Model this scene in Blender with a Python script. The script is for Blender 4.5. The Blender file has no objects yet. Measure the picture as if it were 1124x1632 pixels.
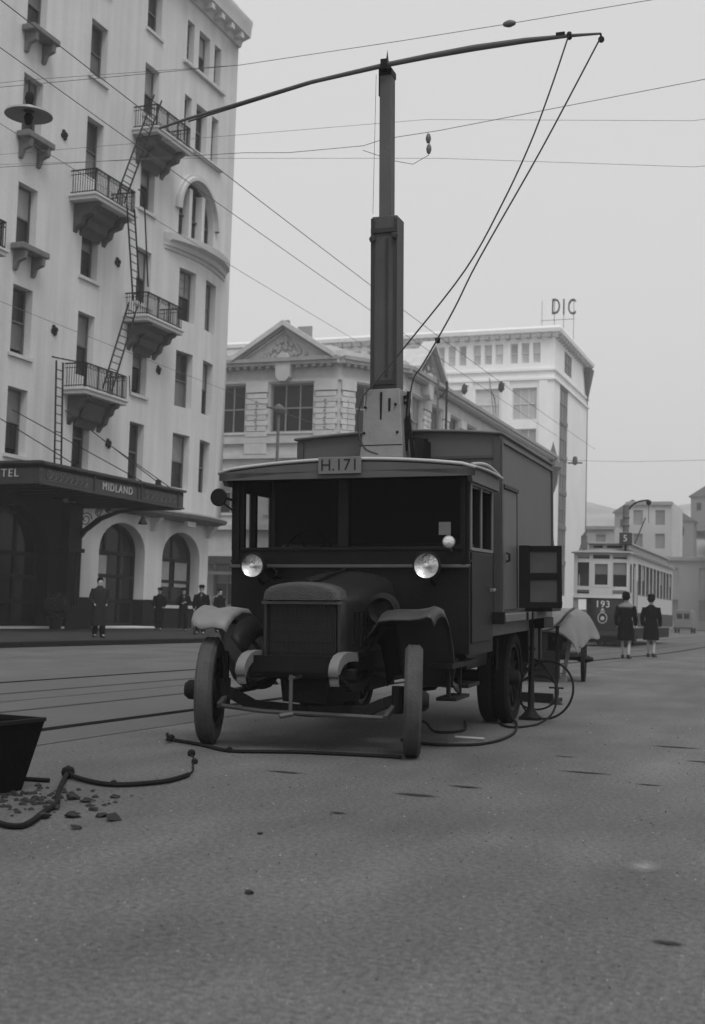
import bpy, bmesh, math, random
from mathutils import Vector, Matrix
random.seed(7)
R = math.radians
scene = bpy.context.scene
COL = scene.collection

# ------------------------------------------------------------------ camera
cam_d = bpy.data.cameras.new('camera'); cam = bpy.data.objects.new('camera', cam_d); COL.objects.link(cam)
cam.matrix_world = Matrix(((0.93432721, 0.00032488, 0.35641627, 0.0),
                           (0.3551607, -0.0847173, -0.93095858, 0.0),
                           (0.02989215, 0.99640498, -0.079269, 1.05),
                           (0, 0, 0, 1)))
cam_d.sensor_fit = 'HORIZONTAL'; cam_d.sensor_width = 36.0; cam_d.lens = 64.06
cam_d.clip_start = 0.1; cam_d.clip_end = 3000
cam_d.dof.use_dof = True; cam_d.dof.focus_distance = 10.5; cam_d.dof.aperture_fstop = 5.0
scene.camera = cam

# ------------------------------------------------------------------ world: overcast daylight
SUN_EL, SUN_AZ = 60.0, 40.0          # azimuth measured from -Y (behind the camera) towards +X
world = bpy.data.worlds.new('World'); scene.world = world; world.use_nodes = True
nt = world.node_tree; nt.nodes.clear()
wo = nt.nodes.new('ShaderNodeOutputWorld'); bg = nt.nodes.new('ShaderNodeBackground')
sky = nt.nodes.new('ShaderNodeTexSky'); sky.sky_type = 'NISHITA'; sky.sun_disc = False
sky.sun_elevation = R(SUN_EL); sky.sun_rotation = R(SUN_AZ); sky.dust_density = 4.0
bw = nt.nodes.new('ShaderNodeRGBToBW'); mx = nt.nodes.new('ShaderNodeMix'); mx.data_type = 'FLOAT'
mx.inputs[0].default_value = 0.86; mx.inputs[3].default_value = 6.5
nt.links.new(sky.outputs[0], bw.inputs[0]); nt.links.new(bw.outputs[0], mx.inputs[2])
nt.links.new(mx.outputs[0], bg.inputs[0]); bg.inputs[1].default_value = 0.085
nt.links.new(bg.outputs[0], wo.inputs[0])
sd = bpy.data.lights.new('sun', 'SUN'); sd.energy = 1.3; sd.angle = R(30); sd.color = (1, 1, 1)
sun = bpy.data.objects.new('sun', sd); COL.objects.link(sun)
sdir = Vector((math.sin(R(SUN_AZ)) * math.cos(R(SUN_EL)), math.cos(R(SUN_AZ)) * math.cos(R(SUN_EL)), math.sin(R(SUN_EL))))
sdir = Vector((abs(sdir.x), -abs(sdir.y), sdir.z))
sky.sun_rotation = math.atan2(sdir.x, sdir.y)
sun.rotation_euler = sdir.to_track_quat('Z', 'Y').to_euler()
scene.view_settings.view_transform = 'Standard'; scene.view_settings.look = 'None'
scene.view_settings.exposure = 0.5; scene.view_settings.gamma = 1.0; scene.view_settings.use_curve_mapping = False

# ------------------------------------------------------------------ materials (black and white photograph: all greys)
MATS = {}
def mat(name, g, rough=.85, var=.18, scale=2.0, bump=0.0, bscale=60.0, metal=0.0, spec=.4, streak=0.0, rnd=0.0, fine=0.0):
    if name in MATS: return MATS[name]
    m = bpy.data.materials.new(name); m.use_nodes = True; n = m.node_tree; L = n.links
    b = n.nodes['Principled BSDF']
    b.inputs['Roughness'].default_value = rough; b.inputs['Metallic'].default_value = metal
    b.inputs['Specular IOR Level'].default_value = spec
    tc = n.nodes.new('ShaderNodeTexCoord')
    def noise(sc, det=4, stretch=None):
        q = n.nodes.new('ShaderNodeTexNoise'); q.inputs['Scale'].default_value = sc; q.inputs['Detail'].default_value = det
        if stretch:
            mp = n.nodes.new('ShaderNodeMapping'); mp.inputs['Scale'].default_value = stretch
            L.new(tc.outputs['Object'], mp.inputs[0]); L.new(mp.outputs[0], q.inputs[0])
        else: L.new(tc.outputs['Object'], q.inputs[0])
        return q.outputs[0]
    def mad(x, mul, add):
        q = n.nodes.new('ShaderNodeMath'); q.operation = 'MULTIPLY_ADD'
        L.new(x, q.inputs[0]); q.inputs[1].default_value = mul; q.inputs[2].default_value = add; return q.outputs[0]
    def mul(a, c):
        q = n.nodes.new('ShaderNodeMath'); q.operation = 'MULTIPLY'; L.new(a, q.inputs[0]); L.new(c, q.inputs[1]); return q.outputs[0]
    val = mad(noise(scale), 2 * var, 1 - var)
    if streak: val = mul(val, mad(noise(1.0, 5, (2.2, 2.2, .12)), 2 * streak, 1 - streak))
    if fine: val = mul(val, mad(noise(bscale, 3), 2 * fine, 1 - fine))
    if rnd:
        oi = n.nodes.new('ShaderNodeObjectInfo'); val = mul(val, mad(oi.outputs['Random'], 2 * rnd, 1 - rnd))
    val = mad(val, g, 0.0)
    L.new(val, b.inputs['Base Color'])
    if bump:
        bp = n.nodes.new('ShaderNodeBump'); bp.inputs['Strength'].default_value = bump; bp.inputs['Distance'].default_value = .02
        L.new(noise(bscale, 5), bp.inputs['Height']); L.new(bp.outputs[0], b.inputs['Normal'])
    MATS[name] = m; return m

STUCCO = mat('painted_stucco', .56, .9, .12, .6, .35, 22, streak=.22, fine=.16)
STUCCO2 = mat('stucco_trim', .50, .9, .15, 2, .2, 30)
STONE = mat('weathered_stone', .50, .9, .22, 1.2, .3, 20, streak=.12, rnd=.10)
STONE2 = mat('dark_stone', .30, .9, .25, 1.5, .3, 20)
PALE = mat('haze_paled_render', .82, .9, .10, .3, .1, 10, streak=.08)  # store wall tone raised paler to stand in for distance haze
DADO = mat('black_tiled_dado', .008, .6, .2, 3, spec=.1)
WOODD = mat('dark_joinery', .010, .6, .3, 5, spec=.15)
SASH = mat('sash_paint', .09, .5, .3, 3, rnd=.3)
SASHW = mat('white_sash_paint', .5, .5, .1, 3)
GLASS = mat('window_glass', .015, .2, .4, 1.5, spec=.25, rnd=.5)
GLASSL = mat('window_glass_with_blind', .16, .25, .3, 1.2, spec=.5, rnd=.4)
BLIND = mat('drawn_blind_pane', .30, .6, .1, 2)
IRON = mat('black_iron', .008, .6, .3, 4, spec=.15)
LETTER = mat('letter_paint', .42, .7, .25, 12)
TRUCKD = mat('truck_dark_paint', .0075, .48, .55, 3.5, .12, 25, spec=.13, streak=.4)
TRUCKM = mat('truck_grey_panel', .085, .6, .18, 1.6, .06, 40, streak=.15)
ROOFM = mat('canvas_roof', .36, .8, .2, 3, .15, 60)
TYRE = mat('grey_rubber', .065, .9, .4, 7, .4, 40, spec=.1)  # lighter rubber for the front tyres
TYREB = mat('black_rubber', .010, .8, .3, 6, .3, 50, spec=.1)
CHROME = mat('nickel_trim', .30, .3, .2, 4, metal=.6)
LENS = mat('headlamp_lens', .26, .25, .55, 9, .5, 22, spec=.7)
MASTD = mat('mast_timber', .055, .7, .3, 3, .2, 40, streak=.3)
MASTL = mat('mast_casing', .17, .7, .35, 5, .15, 40, streak=.3)
RUST = mat('shaded_dirty_steel', .010, .7, .4, 6, .3, 60, spec=.15)  # dirty steel darkened further, carrying the shade under the truck
MIRR = mat('tarnished_reflector', .75, .26, .35, 16, .25, 30, metal=1.0)
TARP = mat('tarpaulin', .15, .85, .2, 4, .3, 25)
WOODL = mat('bare_timber', .16, .8, .3, 4, .2, 40, streak=.3)
SKIN = mat('skin', .34, .6, .06, 8)
CLOTHD = mat('dark_cloth', .006, .95, .2, 10, spec=.03)
CLOTHM = mat('grey_cloth', .02, .95, .2, 10, spec=.03)
CLOTHL = mat('pale_cloth', .15, .9, .15, 10)
TRAMW = mat('tram_cream', .50, .45, .08, 3, streak=.1)
TRAMD = mat('tram_dark_dash', .014, .4, .15, 3)
HAZYB = mat('hazed_masonry', .45, .9, .25, .25, rnd=.3)  # lightened so part of the distance haze sits in the colour
FOLI = mat('hazed_scrub', .32, .95, .5, .06, .3, 1)  # scrub lightened to carry distance haze

# ------------------------------------------------------------------ mesh helpers
ORG = {}          # object -> its origin in the coordinate space of its thing
MESHES = {}
SPLIT = {'cross_member', 'corner_post', 'dado', 'box_bracket', 'hanger_rod', 'soffit_joist', 'side_moulding', 'hood_louvre', 'gate_bar', 'corner_strip', 'mullion', 'shoe', 'letter', 'roof_vent', 'guide_strip', 'casing_fitting', 'stay_bracket', 'deck_bracket', 'tool_box', 'escape_handrail', 'bracket_scroll', 'front_moulding', 'letter_frame', 'numeral', 'cab_step_rod'}      # alike pieces that each become a part
class MB:
    def __init__(s): s.v = []; s.f = []
    def add(s, vs, fs):
        o = len(s.v); s.v += [tuple(p) for p in vs]; s.f += [tuple(i + o for i in q) for q in fs]; return s
    def box(s, x0, y0, z0, x1, y1, z1):
        return s.add([(x0,y0,z0),(x1,y0,z0),(x1,y1,z0),(x0,y1,z0),(x0,y0,z1),(x1,y0,z1),(x1,y1,z1),(x0,y1,z1)],
                     [(0,3,2,1),(4,5,6,7),(0,1,5,4),(1,2,6,5),(2,3,7,6),(3,0,4,7)])
    def hexa(s, p):   # 8 points: bottom ring then top ring, counter-clockwise from above
        return s.add(p, [(0,3,2,1),(4,5,6,7),(0,1,5,4),(1,2,6,5),(2,3,7,6),(3,0,4,7)])
    def bar(s, a, b, w, h=None, up=(0,0,1)):
        a = Vector(a); b = Vector(b); d = (b - a).normalized(); h = h or w; up = Vector(up)
        if abs(d.dot(up)) > .98: up = Vector((0,1,0))
        x = d.cross(up).normalized() * w / 2; y = x.cross(d).normalized() * h / 2
        return s.hexa([a-x-y, a+x-y, b+x-y, b-x-y, a-x+y, a+x+y, b+x+y, b-x+y])
    def tube(s, pts, r, n=8, caps=True, flat=None):
        pts = [Vector(p) for p in pts]; rs = r if isinstance(r, (list, tuple)) else [r] * len(pts)
        vs = []; fs = []; prev = None
        for i, p in enumerate(pts):
            d = (pts[min(i+1, len(pts)-1)] - pts[max(i-1, 0)])
            d = d.normalized() if d.length > 1e-9 else Vector((0,0,1))
            if prev is None:
                u = Vector((0,0,1)) if abs(d.z) < .9 else Vector((1,0,0)); x = d.cross(u).normalized()
            else: x = (prev - d * prev.dot(d)).normalized()
            prev = x; y = d.cross(x)
            for k in range(n):
                a = 2 * math.pi * k / n; vs.append(p + (x * math.cos(a) + y * math.sin(a)) * rs[i])
        for i in range(len(pts) - 1):
            for k in range(n): fs.append((i*n+k, i*n+(k+1) % n, (i+1)*n+(k+1) % n, (i+1)*n+k))
        if caps: fs.append(tuple(range(n))[::-1]); fs.append(tuple((len(pts)-1)*n + k for k in range(n)))
        return s.add(vs, fs)
    def lathe(s, prof, c=(0,0,0), axis='z', n=20, a0=0, a1=2*math.pi):
        c = Vector(c); full = abs(a1 - a0 - 2*math.pi) < 1e-6; m = n if full else n + 1; vs = []; fs = []
        for r, h in prof:
            for k in range(m):
                a = a0 + (a1 - a0) * k / n; q = (r*math.cos(a), r*math.sin(a), h)
                if axis == 'x': q = (q[2], q[0], q[1])
                if axis == 'y': q = (q[0], q[2], q[1])
                vs.append(c + Vector(q))
        for i in range(len(prof) - 1):
            for k in range(n): fs.append((i*m+k, i*m+(k+1) % m, (i+1)*m+(k+1) % m, (i+1)*m+k))
        return s.add(vs, fs)
    def prism(s, poly, axis, a, b):     # poly: 2D points in the other two axes
        def mk(p, t): return {'x': (t, p[0], p[1]), 'y': (p[0], t, p[1]), 'z': (p[0], p[1], t)}[axis]
        n = len(poly); vs = [mk(p, a) for p in poly] + [mk(p, b) for p in poly]
        return s.add(vs, [tuple(range(n)), tuple(range(2*n-1, n-1, -1))] + [(i, (i+1) % n, n+(i+1) % n, n+i) for i in range(n)])
    def grid(s, rows, closed=False):
        n = len(rows[0]); fs = []
        for i in range(len(rows) - 1):
            for k in range(n if closed else n - 1): fs.append((i*n+k, i*n+(k+1) % n, (i+1)*n+(k+1) % n, (i+1)*n+k))
        return s.add([p for r in rows for p in r], fs)
    def rings(s, data, n=14, caps=True):   # data: (z, rx, ry, cx, cy)
        rows = [[(cx + rx*math.cos(2*math.pi*k/n), cy + ry*math.sin(2*math.pi*k/n), z) for k in range(n)] for z, rx, ry, cx, cy in data]
        o = len(s.v); s.grid(rows, True)
        if caps: s.f.append(tuple(o+k for k in range(n))[::-1]); s.f.append(tuple(o+(len(rows)-1)*n+k for k in range(n)))
        return s
    def build(s, name, m, parent=None, M=None, bevel=0, key=None, solid=0, sharp=35, fixn=True, label=None):
        if name in SPLIT and not key:
            par = list(range(len(s.v))); seen = {}
            def find(a):
                while par[a] != a: par[a] = par[par[a]]; a = par[a]
                return a
            for i, p in enumerate(s.v):
                q = tuple(round(c, 4) for c in p)
                if q in seen: par[find(i)] = find(seen[q])
                else: seen[q] = i
            for f_ in s.f:
                for a in f_[1:]: par[find(a)] = find(f_[0])
            isl = {}
            for f_ in s.f: isl.setdefault(find(f_[0]), []).append(f_)
            if len(isl) > 1:
                out = []
                for fs in isl.values():
                    ids = sorted({i for f_ in fs for i in f_}); mp = {v: k for k, v in enumerate(ids)}; mb_ = MB(); mb_.v = [s.v[i] for i in ids]; mb_.f = [tuple(mp[i] for i in f_) for f_ in fs]
                    SPLIT.discard(name); out.append(mb_.build(name, m, parent, M, bevel, None, solid, sharp, fixn, label)); SPLIT.add(name)
                return out[0]
        if M is not None: s.v = [tuple(M @ Vector(p)) for p in s.v]
        lo = [min(p[i] for p in s.v) for i in range(3)]; hi = [max(p[i] for p in s.v) for i in range(3)]
        c = Vector([(lo[i] + hi[i]) / 2 for i in range(3)])
        if parent is None: c.z = lo[2]
        if key and key in MESHES: me = MESHES[key]
        else:
            me = bpy.data.meshes.new(name); me.from_pydata([tuple(Vector(p) - c) for p in s.v], [], s.f)
            if fixn:
                bm = bmesh.new(); bm.from_mesh(me); bmesh.ops.remove_doubles(bm, verts=bm.verts, dist=1e-5)
                bmesh.ops.recalc_face_normals(bm, faces=bm.faces); bm.to_mesh(me); bm.free()
            for p in me.polygons: p.use_smooth = True
            me.set_sharp_from_angle(angle=R(sharp)); me.materials.append(m); me.update()
            if key: MESHES[key] = me
        o = bpy.data.objects.new(name, me); COL.objects.link(o)
        if parent: o.parent = parent; o.location = c - ORG[parent]
        else: o.location = c
        ORG[o] = c
        if solid: q = o.modifiers.new('thickness', 'SOLIDIFY'); q.thickness = solid; q.offset = 0
        if bevel: q = o.modifiers.new('bevel', 'BEVEL'); q.width = bevel; q.segments = 2; q.limit_method = 'ANGLE'; q.angle_limit = R(40)
        if label: o['label'] = label
        return o
def tag(o, label, cat, group=None):
    o['label'] = label; o['category'] = cat
    if group: o['group'] = group
    return o
def thing(name, label, cat, loc=(0,0,0), rz=0, group=None, local=False):
    o = bpy.data.objects.new(name, None); o.empty_display_size = .3; COL.objects.link(o); o.location = loc; o.rotation_euler = (0,0,rz)
    ORG[o] = Vector((0,0,0)) if local else Vector(loc)
    return tag(o, label, cat, group)
def struct(o): o['kind'] = 'structure'; return o
def stuff(o): o['kind'] = 'stuff'; return o
def text_mb(s, size, M, extr=.01, space=1.0):
    """lettering as flat raised meshes; M maps (x right, y up, z out)"""
    c = bpy.data.curves.new('t', 'FONT'); c.body = s; c.size = size; c.extrude = extr; c.space_character = space
    c.align_x = 'CENTER'; c.align_y = 'CENTER'; c.resolution_u = 3
    o = bpy.data.objects.new('t', c); COL.objects.link(o); bpy.context.view_layer.update()
    me = bpy.data.meshes.new_from_object(o)
    mb = MB(); mb.add([tuple(M @ v.co) for v in me.vertices], [tuple(p.vertices) for p in me.polygons])
    bpy.data.objects.remove(o); bpy.data.curves.remove(c); bpy.data.meshes.remove(me); return mb
def frame3(o, x, y, z):
    x, y, z = Vector(x).normalized(), Vector(y).normalized(), Vector(z).normalized()
    return Matrix(((x.x,y.x,z.x,o[0]),(x.y,y.y,z.y,o[1]),(x.z,y.z,z.z,o[2]),(0,0,0,1)))
def lin(a, b, n): return [a + (b-a)*i/n for i in range(n+1)]

def wall(mb, fn, u0, u1, z0, z1, holes, depth=.35, ustep=None):
    """wall sheet with real openings and reveals; fn(u, z, d) -> point, d metres behind the face. hole = (ua, ub, za, zb, arch_rise)"""
    us = {u0, u1}; zs = {z0, z1}
    for h in holes: us |= {h[0], h[1]}; zs |= {h[2], h[3]}
    if ustep:
        k = u0
        while k < u1: us.add(round(k, 4)); k += ustep
    us = sorted(us); zs = sorted(zs)
    for i in range(len(us)-1):
        for j in range(len(zs)-1):
            uc = (us[i]+us[i+1])/2; zc = (zs[j]+zs[j+1])/2
            if any(h[0] < uc < h[1] and h[2] < zc < h[3] for h in holes): continue
            mb.add([fn(us[i],zs[j],0), fn(us[i+1],zs[j],0), fn(us[i+1],zs[j+1],0), fn(us[i],zs[j+1],0)], [(0,1,2,3)])
    for h in holes:
        ua, ub, za, zb = h[:4]; rise = h[4] if len(h) > 4 else 0
        zt = zb - rise
        for u in (ua, ub): mb.add([fn(u,za,0), fn(u,zt,0), fn(u,zt,depth), fn(u,za,depth)], [(0,1,2,3)])
        mb.add([fn(ua,za,0), fn(ub,za,0), fn(ub,za,depth), fn(ua,za,depth)], [(0,1,2,3)])
        n = 12 if rise else max(1, int((ub-ua)/(ustep or 99)))
        arc = []
        for k in range(n+1):
            t = math.pi * (1 - k/n); u = (ua+ub)/2 + (ub-ua)/2*math.cos(t) if rise else ua + (ub-ua)*k/n
            arc.append((u, zt + rise*math.sin(t) if rise else zb))
        for k in range(n):
            (a, za_), (b, zb_) = arc[k], arc[k+1]
            mb.add([fn(a,za_,0), fn(b,zb_,0), fn(b,zb_,depth), fn(a,za_,depth)], [(0,1,2,3)])
            if rise: mb.add([fn(a,za_,0), fn(b,zb_,0), fn(b,zb,0), fn(a,zb,0)], [(0,1,2,3)])
    return mb
def fbox(mb, fn, ua, ub, za, zb, d0, d1):
    return mb.hexa([fn(ua,za,d0), fn(ub,za,d0), fn(ub,za,d1), fn(ua,za,d1), fn(ua,zb,d0), fn(ub,zb,d0), fn(ub,zb,d1), fn(ua,zb,d1)])
def window(parent, fn, ua, ub, za, zb, d=.3, rise=0, cols=1, rows=2, sill=True, m=None, g=None, fr=.07, key=None, silm=None, open_=0, bars=0):
    """sash window: frame and bars; child glass panes and sill"""
    mb = MB(); zt = zb - rise
    fbox(mb, fn, ua, ua+fr, za, zt, d-.06, d+.03); fbox(mb, fn, ub-fr, ub, za, zt, d-.06, d+.03)
    fbox(mb, fn, ua+fr, ub-fr, za, za+fr, d-.06, d+.03)
    if rise:
        n = 12
        for k in range(n):
            t0, t1 = math.pi*(1-k/n), math.pi*(1-(k+1)/n); c = (ua+ub)/2; a = (ub-ua)/2
            P = [(c+a*math.cos(t), zt+rise*math.sin(t)) for t in (t0, t1)]; Q = [(c+(a-fr)*math.cos(t), zt+(rise-fr)*math.sin(t)) for t in (t0, t1)]
            mb.hexa([fn(*Q[0],d-.06), fn(*Q[1],d-.06), fn(*Q[1],d+.03), fn(*Q[0],d+.03), fn(*P[0],d-.06), fn(*P[1],d-.06), fn(*P[1],d+.03), fn(*P[0],d+.03)])
        fbox(mb, fn, ua+fr, ub-fr, zt-fr, zt, d-.09, d+.02)
    else: fbox(mb, fn, ua+fr, ub-fr, zb-fr, zb, d-.06, d+.03)
    for k in range(1, rows):
        z = za + (zt-za)*k/rows; fbox(mb, fn, ua+fr, ub-fr, z-fr*.45, z+fr*.45, d-.07, d)
    for k in range(1, cols):
        u = ua + (ub-ua)*k/cols; fbox(mb, fn, u-fr*.45, u+fr*.45, za+fr, zb-fr-(0.02 if rise else 0), d-.05, d+.01)
    if bars:
        for k in range(1, bars):
            u = ua + (ub-ua)*k/bars; fbox(mb, fn, u-.012, u+.012, (za+zt)/2, zb-fr, d-.03, d+.005)
        for k in range(1, 3):
            z = (za+zt)/2 + (zb-(za+zt)/2)*k/3; fbox(mb, fn, ua+fr, ub-fr, z-.012, z+.012, d-.028, d+.004)
    w = mb.build('window', m or SASH, parent, key=key)
    gl = MB()
    if rise:
        pts = [fn(ua,za,d), fn(ub,za,d)] + [fn((ua+ub)/2+(ub-ua)/2*math.cos(math.pi*k/12), zt+rise*math.sin(math.pi*k/12), d) for k in range(13)]
        gl.add(pts, [tuple(range(len(pts)))]); gl.build('pane', g or GLASS, w, key=key and key+'g')
    else:
        zm = (za+zb)/2; 
        for q, (a, b) in enumerate(((za, zm), (zm, zb))):
            gl = MB(); dd = d - .012 if q else d + .012
            if open_ and q == 0: a2 = a + open_; dd = d + .012
            else: a2 = a
            gl.add([fn(ua,a2,dd), fn(ub,a2,dd), fn(ub,b,dd), fn(ua,b,dd)], [(0,1,2,3)])
            gl.build('pane', g or random.choice((GLASS, GLASS, GLASS, GLASSL, GLASSL, BLIND) if q else (GLASS, GLASS, GLASS, GLASSL)), w, key=None)
    if sill:
        s = MB(); fbox(s, fn, ua-.12, ub+.12, za-.13, za-.003, -.10, d-.07); s.build('sill', silm or STUCCO2, w, key=key and key+'s')
    return w

# ------------------------------------------------------------------ ground, roads, rails
def ground_mat():
    m = bpy.data.materials.new('worn_asphalt'); m.use_nodes = True; n = m.node_tree; L = n.links; b = n.nodes['Principled BSDF']
    b.inputs['Roughness'].default_value = .7; b.inputs['Specular IOR Level'].default_value = .3
    tc = n.nodes.new('ShaderNodeTexCoord')
    def noise(s, d=5, st=None):
        q = n.nodes.new('ShaderNodeTexNoise'); q.inputs['Scale'].default_value = s; q.inputs['Detail'].default_value = d
        mp = n.nodes.new('ShaderNodeMapping'); mp.inputs['Scale'].default_value = st or (1,1,1)
        L.new(tc.outputs['Object'], mp.inputs[0]); L.new(mp.outputs[0], q.inputs[0]); return q.outputs[0]
    def ramp(x, stops):
        q = n.nodes.new('ShaderNodeValToRGB'); e = q.color_ramp.elements
        while len(e) < len(stops): e.new(.5)
        for i, (p, v) in enumerate(stops): e[i].position = p; e[i].color = (v,v,v,1)
        L.new(x, q.inputs[0]); return q.outputs[0]
    def mul(a, c):
        q = n.nodes.new('ShaderNodeMix'); q.data_type = 'RGBA'; q.blend_type = 'MULTIPLY'; q.inputs[0].default_value = 1
        L.new(a, q.inputs[6]); L.new(c, q.inputs[7]); return q.outputs[2]
    base = ramp(noise(.35, 6), [(.25, .072), (.75, .125)])
    c = mul(base, ramp(noise(2.2, 6, (1, .35, 1)), [(.25, .78), (.75, 1.18)]))
    c = mul(c, ramp(noise(1.0, 5, (1.6, .07, 1)), [(.3, .88), (.7, 1.10)]))
    c = mul(c, ramp(noise(.9, 2), [(.35, .93), (.65, 1.06)]))
    c = mul(c, ramp(noise(38, 3), [(.3, .6), (.7, 1.4)]))
    c = mul(c, ramp(noise(170, 2), [(.32, .4), (.7, 1.7)]))
    c = mul(c, ramp(noise(1.1, 3, (.6, 1.6, 1)), [(.2, .6), (.27, 1.0)]))
    L.new(c, b.inputs['Base Color'])
    bp = n.nodes.new('ShaderNodeBump'); bp.inputs['Strength'].default_value = .7; bp.inputs['Distance'].default_value = .012
    mxx = n.nodes.new('ShaderNodeMath'); mxx.operation = 'ADD'; L.new(noise(90, 4), mxx.inputs[0]); L.new(noise(14, 3), mxx.inputs[1])
    L.new(mxx.outputs[0], bp.inputs['Height']); L.new(bp.outputs[0], b.inputs['Normal']); return m
ASPH = ground_mat()
g = MB(); g.add([(-300,-80,0),(300,-80,0),(300,400,0),(-300,400,0)], [(0,1,2,3)])
struct(g.build('road', ASPH))
PAVE = mat('pavement_flags', .035, .9, .5, .8, .4, 25, spec=.1)
KERBM = mat('kerb_stone', .012, .8, .3, 4, .3, 30, spec=.1)
pv = MB(); pv.box(-30, 14, .0, -17.75, 56, .12); struct(pv.build('pavement', PAVE))
pv = MB(); pv.box(-60, 71.5, .0, -22.5, 128, .12); struct(pv.build('pavement', PAVE))
pv = MB(); pv.box(-70, 129.2, .0, -22.5, 150, .12); struct(pv.build('pavement', PAVE))
# kerb stones, each its own piece
kb = thing('kerb', 'dark kerb of long stones edging the pavement before the hotel', 'kerb', (-17.6, 14, 0))
for o_ in (kb,): o_['kind'] = 'structure'
for i in range(28):
    y = 14 + i*1.5
    MB().box(-17.75, y+.012, 0, -17.45, y+1.488, .13).build('kerb_stone', KERBM, kb, bevel=.015, key='kerb')
def shift(y): t = min(1, max(0, (y-20)/26)); return 1.1*t*t*(3-2*t)
RAILM = mat('tram_rail_steel', .010, .9, .3, 3, spec=.02)
SETT = mat('track_setts', .17, .8, .25, 1.0, .3, 30)
for x0, w, gm in ((-9.97, .09, .0), (-8.75, .06, 0), (-7.3, .06, 0), (-6.08, .15, 0)):
    rows = []
    for y in [2+2*i for i in range(80)]:
        s_ = shift(y); rows.append([(x0-w/2+s_, y, .006), (x0-w/6+s_, y, .014), (x0+w/6+s_, y, .014), (x0+w/2+s_, y, .006)])
    m_ = RAILM if w > .08 else mat('worn_rail', .04, .8, .3, 3, spec=.2)
    struct(MB().grid(rows).build('tram_rail', m_))
for xa, xb in ((-10.6, -8.1), (-7.95, -5.45)):
    rows = [[(xa+shift(y), y, .004), (xb+shift(y), y, .004)] for y in [2+2*i for i in range(80)]]
    tr = MB().grid(rows); 
    # lighter repair strip beside the rails, flush sheet
    struct(tr.build('track_bed', mat('track_bed_tar', .085, .75, .22, .8, .4, 80, fine=.2)))

# ------------------------------------------------------------------ the hotel
HX = -26.6
hotel = thing('hotel', 'tall pale stucco hotel with iron fire-escape balconies and a dark canopy', 'hotel', (HX, 40, 0))
def bow(u):
    if 46.2 < u < 51.6: t = (u-46.2)/5.4; return 0.34*math.sin(math.pi*t)
    return 0
def hflat(u, z, d): return (HX - d, u, z)
def hbow(u, z, d):
    e = .02; s = (bow(u+e)-bow(u-e))/(2*e); L_ = math.hypot(1, s)
    return (HX + bow(u) - d/L_, u + d*s/L_, z)
ROWS = [(6.15, 8.5), (9.68, 12.1), (13.47, 15.75), (17.4, 19.7), (21.35, 23.58), (25.05, 27.0)]
COLS = [(27.7, 28.85), (31.75, 32.9), (35.8, 36.95), (39.85, 41.0), (43.9, 45.05)]
FL1 = 5.0
mb = MB(); holes = [(a, b, za, zb) for a, b in COLS for za, zb in ROWS]
# flat part upper floors
wall(mb, hflat, 24, 46.2, FL1, 28.0, holes, .42)
holes5 = [(47.15, 48.4, za, zb) for za, zb in ROWS[:3]] + [(49.35, 50.6, za, zb) for za, zb in ROWS[:3]]
wall(mb, hbow, 46.2, 51.6, FL1, 16.75, holes5, .42, ustep=.3)
wall(mb, hflat, 46.2, 52.3, 16.75, 20.6, [(47.2, 50.5, 17.0, 20.05, 1.65)], .42)
top_holes = [(47.3, 47.95, 21.4, 23.6), (48.4, 49.45, 21.4, 23.6), (49.9, 50.55, 21.4, 23.6), (47.3, 47.95, 25.1, 27.0), (48.4, 49.45, 25.1, 27.0), (49.9, 50.55, 25.1, 27.0)]
wall(mb, hflat, 46.2, 52.3, 20.6, 28.0, top_holes, .42)
wall(mb, hflat, 51.6, 52.3, FL1, 16.75, [], .4)
mb.box(-48, 24, FL1+.01, HX-1.3, 52.28, 28.0)
mb.add([(HX,52.3,FL1),(HX-2,52.3,FL1),(HX-2,52.3,28),(HX,52.3,28)], [(0,1,2,3)])
mb.add([(HX,24,FL1),(HX-2,24,FL1),(HX-2,24,28),(HX,24,28)], [(0,1,2,3)])
mb.build('wall', STUCCO, hotel)
# ground floor
mb = MB()
GF = [(26.6, 30.2, .17, 4.35, 1.5), (34.6, 38.7, .17, 4.45, 1.6), (42.05, 45.55, .17, 4.35, 1.15), (47.0, 50.4, 1.1, 4.3, 1.15)]
wall(mb, hflat, 39.45, 51.2, .1, FL1, GF[2:], .6)
mb.add([(HX,51.2,.1),(-40,51.2,.1),(-40,51.2,FL1),(HX,51.2,FL1)], [(0,1,2,3)])
mb.box(-44, 24, .1, HX-1.6, 51.18, FL1)
mb.build('ground_floor_wall', STUCCO, hotel)
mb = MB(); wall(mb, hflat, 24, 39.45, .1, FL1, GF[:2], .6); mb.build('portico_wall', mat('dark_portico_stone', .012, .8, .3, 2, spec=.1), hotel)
mb = MB()
for a, b in ((24, 26.6), (30.2, 34.6), (38.7, 42.05), (45.55, 51.2)):
    wall(mb, lambda u, z, d: (HX+.04-d, u, z), a, b, .12, 1.3, [], .05)
    mb.add([(HX+.04,a,1.3),(HX,a,1.3),(HX,b,1.3),(HX+.04,b,1.3)], [(0,1,2,3)])
for y_ in (42.05, 45.53): mb.box(HX-.455, y_, .21, HX+.038, y_+.02, 1.29)
mb.build('dado', DADO, hotel)
for ya, yb in ((34.7, 39.3), (41.7, 45.9)):
    MB().box(HX-.3, ya, .122, HX+.42, yb, .20).build('doorstep', mat('white_step', .65, .7, .1, 3), hotel, bevel=.01)
for i, (a, b, za, zb, rs) in enumerate(GF):
    w = window(hotel, hflat, a, b, za, zb, .52, rise=rs, cols=3 if i < 3 else 2, rows=2 if i == 3 else 3, sill=(i == 3), m=WOODD, fr=.16, g=mat('shaded_glass', .006, .12, .4, 1.5, spec=.22))
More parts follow.
